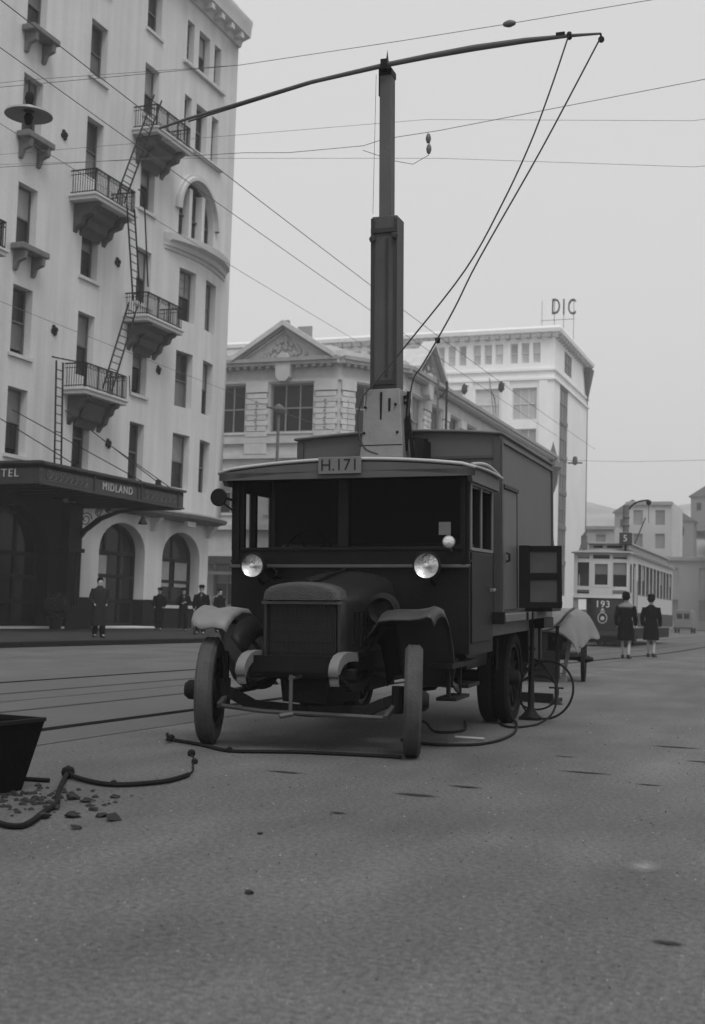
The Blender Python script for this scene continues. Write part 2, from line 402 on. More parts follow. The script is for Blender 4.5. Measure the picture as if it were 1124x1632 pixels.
for y0, y1, z0, z1 in ((42.75, 43.35, 1.5, 3.0),):
    MB().box(HX-.47, y0, z0, HX-.455, y1, z1).build('lace_blind', mat('lace_blind', .30, .8, .2, 3), hotel)
for y0, y1 in ((47.35, 48.45), (48.95, 50.05)):
    MB().box(HX-.47, y0, 1.9, HX-.455, y1, 3.05).build('lace_blind', mat('lace_blind', .30, .8, .2, 3), hotel)
# upper windows
for ci, (a, b) in enumerate(COLS):
    for ri, (za, zb) in enumerate(ROWS):
        if ci == 0 and ri > 2: continue
        window(hotel, hflat, a, b, za, zb, .34, key=None, open_=random.choice((0, 0, .25)), sill=not (ci == 3 and ri in (1, 3)))
for a, b in ((47.15, 48.4), (49.35, 50.6)):
    for za, zb in ROWS[:3]: window(hotel, hbow, a, b, za, zb, .34, bars=3 if za > 12 else 0, sill=False)
for a, b, za, zb in top_holes: window(hotel, hflat, a, b, za, zb, .34, sill=False)
MB().box(HX-.05, 47.0, 21.22, HX+.16, 50.9, 21.38).build('sill', STUCCO2, hotel, bevel=.02)
MB().box(HX-.05, 47.0, 24.9, HX+.16, 50.9, 25.06).build('sill', STUCCO2, hotel, bevel=.02)
w = window(hotel, hflat, 47.2, 50.5, 17.0, 20.05, .36, rise=1.65, cols=1, rows=1, sill=False, fr=.08)
mb = MB()
for u in (48.15, 49.35): fbox(mb, hflat, u, u+.26, 17.0, 19.6, .02, .36)
mb.build('mullion', STUCCO, w)
mb = MB(); n = 18; prof = [(1.72, 0), (1.72, .22), (1.86, .22), (1.9, .12), (2.02, .12), (2.02, 0)]
rows = []
for k in range(n+1):
    t = math.pi*k/n; rows.append([(HX + p[1], 48.85 + p[0]*math.cos(t), 18.35 + (p[0]+.0)*math.sin(t)*1.0) for p in prof])
mb.grid(rows); mb.build('hood_mould', STUCCO2, hotel)
# curved ledge over the bow
prof = [(-.3, 16.3), (.05, 16.3), (.12, 16.42), (.25, 16.45), (.34, 16.62), (.62, 16.7), (.66, 16.98), (.55, 17.0), (-.3, 17.0)]
rows = []
for u in lin(46.0, 51.8, 30):
    uu = 46.2 + (u-46.0)/5.8*5.4; base = hbow(min(max(uu, 46.2), 51.6), 0, 0)[0]
    e = math.sin(math.pi*(u-46.0)/5.8)**.35 if 46.0 < u < 51.8 else 0
    rows.append([(base + (q[0]*max(e, .02) if q[0] > 0 else q[0]), u, q[1]) for q in prof])
MB().grid(rows).build('curved_ledge', STUCCO2, hotel)
# ledge above ground floor at the corner, following the bow and wrapping the corner
prof = [(-.25, 4.72), (.45, 4.74), (.62, 4.82), (.85, 4.86), (.92, 5.0), (.8, 5.08), (-.25, 5.16)]
rows = []
for u in lin(40.6, 51.3, 26): rows.append([(HX + bow(u)*.9 + q[0] - (.2 if q[0] > 0 else 0), u, q[1]) for q in prof])
for k in range(1, 8):
    t = k/7*math.pi/2; rows.append([(HX - .0 + (q[0]-(.2 if q[0] > 0 else 0))*math.cos(t), 51.3 + max(q[0],0)*math.sin(t)*1.1, q[1]) for q in prof])
rows.append([(HX-4, 51.3+max(q[0],0)*1.1, q[1]) for q in prof])
MB().grid(rows).build('string_course', mat('shaded_ledge', .16, .9, .3, 3), hotel)  # soffit shade is put into the ledge colour
for y in (45.9, 50.9):
    MB().prism([(HX,4.2),(HX+.12,4.22),(HX+.5,4.73),(HX,4.73)], 'y', y, y+.28).build('ledge_bracket', STUCCO2, hotel)
# main cornice
prof = [(HX-.2, 27.85), (HX+.12, 27.9), (HX+.2, 28.15), (HX+.62, 28.3), (HX+.66, 28.75), (HX+.72, 28.95), (HX+.7, 29.1), (HX-.2, 29.15)]
rows = [[(p[0], 23.9, p[1]) for p in prof], [(p[0], 52.32, p[1]) for p in prof], [(HX-10, 52.32, p[1]) for p in prof]]
MB().grid(rows).build('cornice', STUCCO2, hotel)
for k in range(28):
    y = 24.4 + k
    MB().box(HX+.02, y, 27.98, HX+.58, y+.3, 28.24).build('cornice_bracket', STUCCO2, hotel, key='cbr')
MB().box(-48, 24, 29.1, HX-.1, 52.3, 30.0).build('parapet', STUCCO, hotel)
# balconies
def balcony(y0, y1, zf, depth, lad_gap=None):
    s = MB(); X1 = HX + depth
    s.prism([(y0,zf-.2),(y0,zf),(y1,zf),(y1,zf-.2)], 'x', HX, X1)
    s.prism([(y0-.06,zf-.06),(y0-.06,zf+.03),(y1+.06,zf+.03),(y1+.06,zf-.06)], 'x', HX, X1+.06)
    b = s.build('balcony', STUCCO2, hotel, bevel=.015)
    cn = []
    for t in range(9):
        a = math.pi/2*t/8; cn.append((HX + (depth-.12)*(1-math.sin(a)*.0)*math.cos(a)**.7, zf-.2-.95*math.sin(a)))
    poly = [(HX, zf-.2)] + [(HX+depth-.1, zf-.2), (HX+depth-.12, zf-.34), (HX+depth-.3, zf-.4), (HX+depth-.38, zf-.62), (HX+.4, zf-.72), (HX+.32, zf-.98), (HX+.12, zf-1.1), (HX, zf-1.3)]
    m_ = mat('shaded_corbel', .07, .9, .3, 3, .2, 30)  # shade below the slab is put into this dark corbel colour
    L_ = y1-y0
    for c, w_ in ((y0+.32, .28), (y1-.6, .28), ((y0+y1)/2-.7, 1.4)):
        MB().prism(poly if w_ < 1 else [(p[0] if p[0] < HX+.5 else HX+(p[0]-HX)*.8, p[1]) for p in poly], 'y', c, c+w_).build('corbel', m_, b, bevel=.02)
    r = MB(); zt = zf + .95; x = X1 - .06; ya, yb = y0+.06, y1-.06
    for z, t in ((zt, .045), (zf+.12, .03), (zt-.16, .022)):
        r.bar((HX, ya, z), (x, ya, z), t); r.bar((x, ya, z), (x, yb, z), t); r.bar((HX, yb, z), (x, yb, z), t)
    k = int((yb-ya)/.105)
    for i in range(k+1):
        y = ya + (yb-ya)*i/k; r.bar((x, y, zf), (x, y, zt), .018 if i % 8 else .045)
        if i % 2 and i < k: r.tube([(x, y+.05*math.cos(q), zt-.08+.05*math.sin(q)) for q in lin(0, 6.28, 8)], .008, 4, False)
    for yy in (ya, yb):
        for i in range(int(depth/.105)): xx = HX + .1 + i*.105; r.bar((xx, yy, zf), (xx, yy, zt), .018)
    r.build('railing', IRON, b)
    return b
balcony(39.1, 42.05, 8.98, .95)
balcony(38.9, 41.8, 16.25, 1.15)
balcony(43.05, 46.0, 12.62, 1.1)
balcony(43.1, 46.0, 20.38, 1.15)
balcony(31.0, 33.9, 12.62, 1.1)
def ladder(a, b, w=.42, wy=True, rungs=.3):
    a = Vector(a); b = Vector(b); l = MB(); off = Vector((0, w, 0)) if wy else Vector((w, 0, 0))
    l.tube([a, b], .034, 6); l.tube([a+off, b+off], .034, 6); n = int((b-a).length/rungs)
    for i in range(1, n): p = a.lerp(b, i/n); l.tube([p, p+off], .02, 5)
    return l.build('fire_ladder', IRON, hotel)
X_ = -25.15
ladder((X_, 39.50, 9.0), (X_, 41.05, 12.6), .62)
ladder((X_, 41.35, 12.75), (X_, 40.6, 16.3), .55)
ladder((X_, 39.8, 16.3), (X_, 42.25, 21.3), .6)
ladder((-25.9, 37.8, 5.25), (-25.9, 37.57, 9.7), .42); MB().tube([(-25.9, 37.3, 9.78), (-25.9, 37.6, 9.80), (-25.9, 39.1, 9.93)], .028, 6).build('escape_handrail', IRON, hotel)
# hooked handrail pipes between the balconies
hp = MB(); hp.tube([(-25.5, 41.9, 9.95), (-25.5, 42.0, 9.2)], .02, 6)
hp.tube([(-25.35, 41.7, 17.3), (-25.2, 41.9, 17.15), (-25.2, 42.5, 13.6)], .03, 6)
hp.build('escape_handrail', IRON, hotel)
# wall anchors
for y, z in ((38.36, 18.36), (42.41, 14.66), (38.34, 11.0), (45.98, 11.0), (42.33, 7.36), (34.3, 14.6), (34.3, 7.4)):
    a = MB()
    for k in range(4):
        t = k*math.pi/2 + .4; a.lathe([(0, 0), (.1, .0), (.09, .05), (0, .06)], (HX+.01, y+.11*math.cos(t), z+.11*math.sin(t)), 'x', 10)
    a.box(HX, y-.05, z-.05, HX+.12, y+.05, z+.05); a.build('wall_anchor', IRON, hotel)
# flower boxes on brackets under first-column windows
for z in (13.25, 17.25, 21.1):
    p = MB(); p.box(HX+.02, 35.5, z, HX+.55, 37.1, z+.22)
    fb = p.build('window_box', mat('window_box_stone', .14, .9, .3, 5, .3, 30), hotel, bevel=.03)
    br = MB()
    for yy in (35.7, 36.75): br.prism([(HX, z-.7), (HX+.1, z-.68), (HX+.2, z-.4), (HX+.48, z-.3), (HX+.5, z), (HX, z)], 'y', yy, yy+.18)
    br.build('box_bracket', mat('window_box_stone', .14), fb, bevel=.02)
# entrance canopy
CY0, CY1, CX = 31.4, 40.32, -22.05
can = MB(); can.box(HX+.01, CY0, 5.06, CX, CY1, 5.16)
FASC = mat('canopy_fascia', .014, .5, .4, 4, streak=.3)
canopy = can.build('canopy', FASC, hotel)
f = MB()
f.box(CX-.06, CY0, 4.62, CX, CY1, 5.2); f.box(CX-.09, CY0-.02, 5.19, CX+.1, CY1+.06, 5.27); f.box(CX-.06, CY0-.03, 4.58, CX+.05, CY1+.03, 4.64)
f.box(HX, CY0-.0, 4.62, CX-.06, CY0+.06, 5.2); f.box(HX, CY0-.1, 5.19, CX+.1, CY0+.06, 5.272); f.box(HX, CY0-.05, 4.581, CX+.04, CY0+.07, 4.641)
f.box(HX, CY1-.06, 4.62, CX-.06, CY1, 5.2)
f.build('fascia', mat('canopy_fascia_board', .028, .5, .3, 4, streak=.3), canopy)
s = MB()
for y in lin(CY0+.6, CY1-.5, 8): s.box(HX+.01, y-.05, 4.85, CX-.07, y+.05, 5.055)
s.build('soffit_joist', FASC, canopy)
for y in (34.4, 37.1, 37.35, 39.95):
    MB().box(CX+.001, y-.035, 4.645, CX+.03, y+.035, 5.185).build('fascia_batten', FASC, canopy)
MX = lambda x, y, z: frame3((x, y, z), (0,1,0), (0,0,1), (1,0,0))
text_mb('MIDLAND', .36, MX(CX+.015, 35.8, 4.86), .012, 1.25).build('letter', LETTER, canopy)
text_mb('HOTEL', .34, frame3((CX-1.35, CY0-.015, 4.9), (1,0,0), (0,0,1), (0,-1,0)), .012, 1.25).build('letter', LETTER, canopy)
for ya, yb in ((31.75, 34.0), (37.55, 39.75)):
    o_ = MB(); k = int((yb-ya)/.28)
    for i in range(k):
        y = ya + (yb-ya)*(i+.5)/k
        o_.tube([(CX+.012, y+.11*math.cos(q), 4.88+.12*math.sin(q)) for q in lin(0, 6.28, 10)], .014, 4, False)
        o_.tube([(CX+.012, y-.12, 5.02), (CX+.014, y, 4.88), (CX+.012, y+.12, 5.02)], .012, 4, False)
    o_.tube([(CX+.012, ya, 5.05), (CX+.012, yb, 5.05)], .01, 4); o_.tube([(CX+.012, ya, 4.72), (CX+.012, yb, 4.72)], .01, 4)
    o_.build('fretwork_panel', mat('fretwork_paint', .12, .7, .3, 8), canopy)
# cantilever brackets with pilasters
for Yb in (CY1, CY0+.3):
    c = MB(); c.box(HX, Yb-.9, .12, HX+.35, Yb-.02, 4.75); c.box(HX, Yb-.98, 2.95, HX+.45, Yb+.05, 3.1); c.box(HX, Yb-.98, .12, HX+.45, Yb+.04, .9)
    for q in range(4): c.box(HX+.35, Yb-.8+q*.2, .95, HX+.38, Yb-.72+q*.2, 2.9)
    c.build('pilaster', mat('dark_pilaster', .012, .7, .3, 4, spec=.15), hotel, bevel=.01)
    pts = [(0, 3.1), (.55, 3.72), (1.2, 4.17), (1.9, 4.42), (2.55, 4.5), (3.3, 4.53), (4.5, 4.55)]
    poly = [(HX+p[0], p[1]) for p in pts] + [(HX+p[0]-(.13 if p[0] < 1.5 else 0), p[1]+(.12 if p[0] > .3 else .2)) for p in pts[::-1]]
    MB().prism(poly, 'y', Yb-.16, Yb-.02).build('canopy_bracket', IRON, canopy)
    sc = MB()
    for cx_, cz_, r_ in ((.5, 4.2, .28), (1.05, 4.45, .16), (1.45, 4.52, .1), (.32, 3.75, .13)):
        sc.tube([(HX+cx_+r_*(1-q/14)*math.cos(q), Yb-.08, cz_+r_*(1-q/14)*math.sin(q)) for q in lin(0, 11, 26)], .02, 5, False)
    sc.build('bracket_scroll', IRON, canopy)
# stay rods from the wall to the canopy front
for (y0, z0, y1) in ((36.1, 7.7, 38.4), (39.3, 8.2, 39.6), (42.33, 7.36, 40.2), (33.6, 7.7, 34.5)):
    MB().tube([(HX, y0, z0), (CX-.3, y1, 5.25)], .018, 5).build('stay_rod', IRON, canopy)
bl = MB()
for q in ((38.9, .12),): bl.rings([(5.27, .12, .12, CX-.25, q[0]), (5.5, .1, .1, CX-.25, q[0]), (5.52, .03, .03, CX-.25, q[0])], 8)
bl.build('canopy_lamp', IRON, canopy)
# lamp over the arch
l = MB(); l.bar((HX, 44.0, 4.75), (HX+.55, 44.0, 4.75), .05); l.bar((HX+.5, 43.7, 4.75), (HX+.5, 44.7, 4.75), .03)
l.lathe([(.02, .35), (.05, .3), (.17, .05), (.2, 0), (.18, -.02)], (HX+.5, 44.4, 4.35), 'z', 12)
l.build('arch_lamp', IRON, hotel)
MB().box(HX+.55, 47.8, 4.5, HX+.75, 48.5, 4.72).build('notice_board', mat('pale_board', .4), hotel)
# topiary in the entrance
tp = thing('potted_shrub', 'dark round clipped shrub in a tub beside the hotel entrance', 'plant', (-25.7, 38.0, .12))
MB().lathe([(0, .12), (.2, .12), (.27, .5), (.3, .52), (.3, .56), (.24, .54), (0, .5)], (-25.7, 38.0, 0), 'z', 14).build('tub', WOODD, tp)
lf = MB()
for i in range(700):
    v = Vector((random.gauss(0,1), random.gauss(0,1), random.gauss(0,1))).normalized()*(.42*(.75+.3*random.random()))
    c = Vector((-25.7, 38.0, 1.0)) + v; a = Vector((random.gauss(0,1), random.gauss(0,1), random.gauss(0,1))).normalized()*.05; b_ = a.cross(v).normalized()*.03
    lf.add([c-a, c+b_, c+a, c-b_], [(0,1,2,3)])
lf.build('foliage', mat('dark_leaves', .03, .6, .4, 5), tp, fixn=False); MB().tube([(-25.7, 38, .5), (-25.7, 38, 1.0)], .03, 6).build('stem', WOODD, tp)

# ------------------------------------------------------------------ pedimented corner building
BY, BXs = 74.4, -26.6
b2 = thing('corner_building', 'ornate stone commercial building with triangular pediment behind the truck', 'building', (-32, BY, 0))
PA, PB_ = Vector((-29.6, BY, 0)), Vector((BXs, 78.4, 0))
cd = (PB_-PA).normalized(); cn_ = Vector((cd.y, -cd.x, 0))
def fS(u, z, d): return (u, BY + d, z)
def fC(u, z, d): p = PA + cd*u - cn_*d; return (p.x, p.y, z)
def fE(u, z, d): return (BXs - d, u, z)
LC = (PB_-PA).length
RW = [(1.2, 4.2), (7.3, 10.2), (12.65, 15.85)]
south = [(-46.3, -43.2), (-41.7, -38.9), (-38.2, -36.35), (-34.5, -31.45)]
east = [(79.6 + 4.6*i, 82.4 + 4.6*i) for i in range(10)]
for nm, fn, a, b, cols in (('south_wall', fS, -48, -29.6, south), ('corner_wall', fC, 0, LC, [(1.2, 3.8)]), ('east_wall', fE, 78.4, 126, east)):
    mb = MB(); wall(mb, fn, a, b, .1, 17.9, [(p, q, za, zb) for p, q in cols for za, zb in RW], .45); mb.build('wall', STONE, b2)
    for p, q in cols:
        for za, zb in RW:
            window(b2, fn, p, q, za, zb, .3, cols=3 if q-p > 2 else 2, rows=2, sill=True, m=mat('steel_window_frame', .22, .6, .2, 3), silm=STONE, fr=.1)
    for z0, z1, pr, m_ in ((11.9, 12.3, .18, STONE), (10.9, 11.15, .22, STONE), (15.95, 16.1, .1, STONE), (17.0, 17.2, .55, STONE), (17.2, 17.45, .75, STONE2), (6.2, 6.55, .3, STONE)):
        s = MB(); fbox(s, fn, a-(.0 if fn != fC else .1), b+(.0 if fn == fS else .12), z0, z1, -pr, -.004); s.build('moulding', m_, b2)
    n = int((b-a)/.55)
    for i in range(n):
        if fn == fE and i > 60: break
        u = a + .2 + (b-a-.4)*i/n; s = MB(); fbox(s, fn, u, u+.24, 16.82, 17.0, -.5, -.01)
        s.build('dentil', STONE2, b2, key='dent'+nm)
    # piers with rusticated blocks
    edges = [(a, cols[0][0])] + [(cols[i][1], cols[i+1][0]) for i in range(len(cols)-1)] + [(cols[-1][1], b)]
    for (p, q) in edges[:8]:
        if q-p < .6: continue
        w_ = min(q-p-.1, 1.6); c = (p+q)/2; s = MB(); fbox(s, fn, c-w_/2, c+w_/2, 11.2, 11.88, -.2, 0); fbox(s, fn, c-w_/2, c+w_/2, 15.3, 15.93, -.2, 0); pr_ = s.build('pier', STONE, b2)
        for k in range(8):
            z = 12.34 + k*.365; s = MB(); fbox(s, fn, c-w_/2+(.1 if k % 2 else 0), c+w_/2-(.1 if k % 2 else 0), z, z+.33, -.16, -.01)
            s.build('stone_block', STONE, pr_, bevel=.02)
        s = MB()
        for k in range(9):
            z = 12.9 + k*.22; s.lathe([(0, -.06), (.09, -.03), (.1, 0)], fn(c+.04*math.sin(k*2), z, .19-.36), 'y' if fn == fS else 'x', 7)
        s.build('carved_drop', STONE2, pr_)
# pediments
def pediment(fn, u0, u1, zb, za, sgn=1):
    c = (u0+u1)/2; s = MB()
    s.add([fn(u0,zb,-.3), fn(u1,zb,-.3), fn(c,za-.3,-.3), fn(u0,zb,1.5), fn(u1,zb,1.5), fn(c,za-.3,1.5)], [(0,1,2), (3,5,4), (0,2,5,3), (2,1,4,5), (0,3,4,1)])
    p = s.build('pediment', STONE, b2)
    for (a, b) in ((u0-.35, c), (u1+.35, c)):
        for w_, pr, up, m_ in ((.34, .85, .0, STONE), (.2, .65, -.26, STONE2), (.14, .45, -.45, STONE)):
            s = MB(); z0 = zb+.12+up; z1 = za+up
            pts = [fn(a,z0-w_/2,-pr), fn(b,z1-w_/2,-pr), fn(b,z1-w_/2,.1), fn(a,z0-w_/2,.1), fn(a,z0+w_/2,-pr), fn(b,z1+w_/2,-pr), fn(b,z1+w_/2,.1), fn(a,z0+w_/2,.1)]
            s.hexa(pts).build('raking_cornice', m_, p)
    s = MB(); ax = 'y' if fn == fS else 'x'
    for k in range(46):
        t = random.random(); u = c + (u1-u0)*.30*(random.random()-.5)*2*(1-t); z = zb + .15 + (za-zb-1.0)*t
        s.lathe([(0, -.12), (.14, -.07), (.16, 0), (.14, .07)], fn(u, z, -.33), ax, 7)
    s.build('carved_relief', STONE2, p)
    s = MB(); sh = [(c-.55, zb-.1), (c-.5, zb-1.2), (c-.25, zb-1.5), (c+.25, zb-1.5), (c+.5, zb-1.2), (c+.55, zb-.1), (c+.3, zb+.35), (c-.3, zb+.35)]
    P0 = [fn(a, z, -.62) for a, z in sh]; P1 = [fn(a, z, -.02) for a, z in sh]; n = len(sh)
    s.add(P0+P1, [tuple(range(n)), tuple(range(2*n-1, n-1, -1))] + [(i, (i+1) % n, n+(i+1) % n, n+i) for i in range(n)])
    s.build('cartouche', STONE, p, bevel=.03)
pediment(fS, -36.7, -30.2, 17.4, 19.75)
pediment(fE, 79.6, 85.6, 17.4, 19.9)
mb = MB(); zz = 17.5
mb.add([(-48,BY+.3,zz),(-29.8,BY+.3,zz),(-26.9,78.5,zz),(-26.9,126,zz),(-48,126,zz),(-46,BY+4,19.2),(-32,BY+4,19.2),(-31,82,19.2),(-31,122,19.2),(-46,122,19.2)],
       [(0,1,6,5),(1,2,7,6),(2,3,8,7),(3,4,9,8),(4,0,5,9),(5,6,7,8,9)])
mb.build('roof', mat('pale_iron_roof', .33, .7, .2, 1, streak=.2), b2)
mb = MB(); mb.box(-48, BY+.02, .1, -47.9, 126, 17.5); mb.box(-48, 125.9, .1, -26.6, 126, 17.5); mb.build('rear_wall', STONE, b2)
mb = MB(); mb.box(-34.6, BY+2, 19.2, -34.3, BY+2.3, 20.6); mb.box(-33.6, BY+2, 19.2, -32.6, BY+2.2, 20.1); mb.box(-28.7, 86, 17.4, -28.4, 86.3, 20.5); mb.box(-28.7, 87.5, 17.4, -28.4, 87.8, 20.0); mb.box(-28.75, 86, 19.2, -28.35, 87.8, 19.5)
mb.build('roof_vent', STONE2, b2)
# turret spire at its far end
mb = MB(); mb.lathe([(0, 2.7), (.12, 2.2), (.6, .5), (.95, .0), (.6, -.4), (.5, -1.6), (0, -3)], (-26.3, 125.0, 16.2), 'z', 8)
mb.build('turret_spire', mat('slate', .10, .7, .2, 2), b2)
# street awning
aw = MB(); aw.box(-40, BY-2.4, 3.9, -29, BY, 4.1); aw.box(-40, BY-2.45, 3.85, -29, BY-2.4, 4.35); aw.build('awning', mat('awning_dark', .05), b2)
MB().box(-39.5, BY-2.5, 4.4, -31, BY-2.46, 4.62).build('awning_sign', SASHW, b2); MB().box(-39.5, BY-1.5, 3.2, -31, BY-1.46, 3.4).build('awning_sign', SASHW, b2)

# ------------------------------------------------------------------ tall white department store
DX, DY = -27.8, 132.0
dic = thing('department_store', 'tall pale department store with rooftop letters behind the corner building', 'building', (DX-10, DY, 0))
def dS(u, z, d): return (u, DY + d, z)
def dE(u, z, d): return (DX - d, u, z)
bays = [-31.0 - 4.15*i for i in range(9)]
hs = []
for c in bays:
    for k in (-1, 0, 1): hs.append((c+k*1.25-.42, c+k*1.25+.42, 28.5, 30.7))
for c in bays[:9]:
    for z in (22.3, 17.8, 13.3, 8.8): hs.append((c-1.35, c+1.35, z, z+3.5))
mb = MB(); wall(mb, dS, -68, DX, .1, 31.6, hs, .35); mb.build('south_wall', PALE, dic)
for h_ in hs:
    if h_[2] < 12 and h_[0] < -45: continue
    window(dic, dS, *h_, d=.28, cols=1 if h_[1]-h_[0] < 1 else 3, rows=2, sill=False, m=mat('pale_window_frame', .6), g=mat('hazed_glass', .45, .3, .3, 1, rnd=.4), fr=.1)  # glass and frames paled, distance haze is in their colour
he = [(137.4, 141.6, 28.4, 30.8)] + [(135.2, 139.7, 3.5+3.9*i, 6.9+3.9*i) for i in range(6)] + [(142.5, 146.0, 3.5+3.9*i, 6.9+3.9*i) for i in range(0)]
mb = MB(); wall(mb, dE, DY, 152, .1, 31.6, he, .35); mb.build('east_wall', PALE, dic)
for h_ in he: window(dic, dE, *h_, d=.12, cols=3, rows=2, sill=False, m=mat('grey_window_frame', .16), g=mat('grey_glass', .09, .4, .3, 1), fr=.12)
for i in range(6): MB().box(DX-.2, 135.2, 6.9+3.9*i+.003, DX+.03, 139.7, 7.4+3.9*i-.003).build('spandrel_panel', mat('grey_panel', .15), dic)
mb = MB(); mb.box(-68, DY+.4, .1, DX-.5, 152, 31.5); mb.box(-68, 151.5, .1, DX, 152, 31.6); mb.build('core', PALE, dic)
prof = [(0, 31.2), (.25, 31.3), (.3, 31.55), (.7, 31.7), (.78, 32.1), (.65, 32.35), (-.3, 32.4)]
rows = [[(-68, DY-p[0], p[1]) for p in prof], [(DX+p[0], DY-p[0], p[1]) for p in prof], [(DX+p[0], 152, p[1]) for p in prof]]
MB().grid(rows).build('cornice', PALE, dic)
for i in range(34):
    x = DX - .5 - i*1.15
    MB().box(x-.22, DY-.66, 31.15, x+.22, DY-.01, 31.62).build('cornice_bracket', STONE2, dic, key='dicb')
for i in range(14):
    MB().box(DX+.01, DY+.6+i*1.3, 31.15, DX+.66, DY+1.0+i*1.3, 31.62).build('cornice_bracket', STONE2, dic, key='dicc')
for z in (27.6, 26.6): MB().box(-68, DY-.2, z, DX+.2, DY-.004, z+.25).build('band_course', PALE, dic)
for z in (27.6, 26.6): MB().box(DX+.004, DY-.0, z, DX+.2, 152, z+.25).build('band_course', PALE, dic)
for c in bays + [bays[-1]-4.15]:
    x = c + 2.07; MB().box(x-.45, DY-.16, .2, x+.45, DY-.004, 26.55).build('pilaster', PALE, dic)
for x, z in ((-42.6, 25.9), (-37.3, 26.2), (-33.2, 26.3)):
    l = MB(); l.bar((x, DY-.2, z), (x, DY-1.6, z-.3), .1); l.lathe([(.05, .9), (.3, .6), (.35, 0), (.1, -.3), (0, -.35)], (x, DY-1.6, z-.9), 'z', 8); l.build('facade_lamp', IRON, dic)
mb = MB(); mb.hexa([(DX+.1,150.5,27.5),(DX+.2,150.5,27.5),(DX+.2,151,27.5),(DX+.1,151,27.5),(DX+.1,148.6,31.1),(DX+.9,148.6,31.1),(DX+.9,151,31.1),(DX+.1,151,31.1)]); mb.build('cornice_return', mat('far_dark', .07), dic)
for ch, x, z in (('D', -30.48, 37.75), ('I', -29.53, 37.65), ('C', -28.57, 37.6)):
    text_mb(ch, 2.7, frame3((x, 145.0, z), (1,0,0), (0,0,1), (0,-1,0)) @ Matrix.Diagonal((.55, 1.0, 1, 1)), .12).build('roof_letter', mat('roof_letter_paint', .035), dic)
fr_ = MB()
for x in (-32.2, -30.7, -29.6, -28.4): fr_.bar((x, 145.3, 31.4), (x, 145.3, 38.7), .06)
fr_.bar((-32.3, 145.3, 36.3), (-28.3, 145.3, 36.3), .06)
fr_.build('letter_frame', mat('far_steel', .2), dic)
MB().bar((-48.6, 133, 32), (-48.6, 133, 35), .12).build('flagpole', mat('far_steel', .2), dic)
fl = MB(); fl.add([(-34.6,DY-1.6,26.0),(-33.9,DY-1.3,24.5),(-33.7,DY-1.5,21.6),(-34.0,DY-1.4,24.3)], [(0,1,2,3)]); fl.bar((-33.7,DY-2,21.5),(-34.9,DY-.2,27.0), .06)
fl.build('furled_flag', mat('far_dark', .07), dic)

# ------------------------------------------------------------------ end of the street and hillside
def far_block(x0, x1, y, z, label, floors, g_=None):
    m_ = g_ or HAZYB; t = thing('far_building', label, 'building', ((x0+x1)/2, y, 0), group='buildings closing the far end of the street')
    w_ = (x1-x0); n = max(2, int(w_/3.2)); hs = []; fh = (z-1.2)/floors
    for i in range(n):
        c = x0 + w_*(i+.5)/n
        for f_ in range(floors): hs.append((c-.65, c+.65, .9+fh*f_+.3, .9+fh*f_+fh*.72))
    fn = lambda u, zz, d: (u, y+d, zz)
    mb = MB(); wall(mb, fn, x0, x1, .05, z, hs, .3); mb.box(x0, y+.5, .05, x1, y+14, z); mb.build('wall', m_, t)
    for h_ in hs:
        s = MB(); fbox(s, fn, *h_, .2, .25); wn = s.build('window', mat('hazed_window', .27, .4, .3, 1, rnd=.3), t, key='fw%.2f%d' % (fh, 1))  # window tone lightened for haze, low contrast with the wall
    MB().box(x0-.2, y-.3, z-.5, x1+.2, y+.2, z-.1).build('cornice', STONE2, t)
    return t
FB = [(-60, -38, 172, 15, 'broad masonry block at street end, mostly hidden by the store', 4),
      (-37.5, -27, 168, 13.5, 'grey building at street end directly behind the tram roof', 4),
      (-26.5, -20.5, 176, 17.5, 'narrow taller building at street end rising beside the tram pole', 5),
      (-20, -12.5, 158, 9.0, 'low two-storey building at the street end past the tram', 2),
      (-12, -2, 150, 18.5, 'dark tall building at street end near the right of view', 5),
      (-1.5, 12, 150, 14, 'plain block farther right at the street end', 4),
      (12.5, 34, 154, 17, 'wide block at far right of the street end', 5)]
for i, (a, b, y, z, lb, fl_) in enumerate(FB):
    far_block(a, b, y, z, lb, fl_, None if i != 4 else mat('dark_far_masonry', .10, .9, .2, .3))
rows = []
for j in range(12):
    r_ = []
    for i in range(50):
        x = -290 + i*580/49; y = 190 + j*17; t = math.sin(math.pi*min(1, (j+.5)/12)*.9)
        r_.append((x, y, -.3 + t*(27 + 6*math.sin(x*.017+1) + 3*math.sin(x*.06) + 1.5*math.sin(x*.17+j))))
    rows.append(r_)
rows = [[(x, y, -.4 if j == 0 else z) for (x, y, z) in r_] for j, r_ in enumerate(rows)]
struct(MB().grid(rows).build('hillside', FOLI))
# hillside houses
for i, (x, y, z) in enumerate(((-24, 212, 15.5), (-16, 216, 17), (-9, 210, 15), (-31, 214, 17), (-20, 228, 21), (-4, 226, 21))):
    t = thing('hill_house', ['small pale house low on the hillside left of the tram pole', 'gabled house on the hill above the low building', 'little house on the hill at far right', 'hill house farthest left above the tram', 'higher hill house above the pole bracket', 'uppermost hill house near the right edge'][i], 'house', (x, y, z), group='houses on the far hillside')
    MB().box(x-3, y-2, z-4, x+3, y+4, z+2).build('wall', mat('hill_house_wall', .26, rnd=.3), t)
    MB().prism([(x-3.4, z+2), (x, z+4.2), (x+3.4, z+2)], 'y', y-2.3, y+4.3).build('roof', mat('dark_roof', .13), t)
    for k in (-1.6, 1.2): MB().box(x+k-.4, y-2.06, z-.4, x+k+.4, y-2.01, z+.9).build('window', WOODD, t, key='hhw')

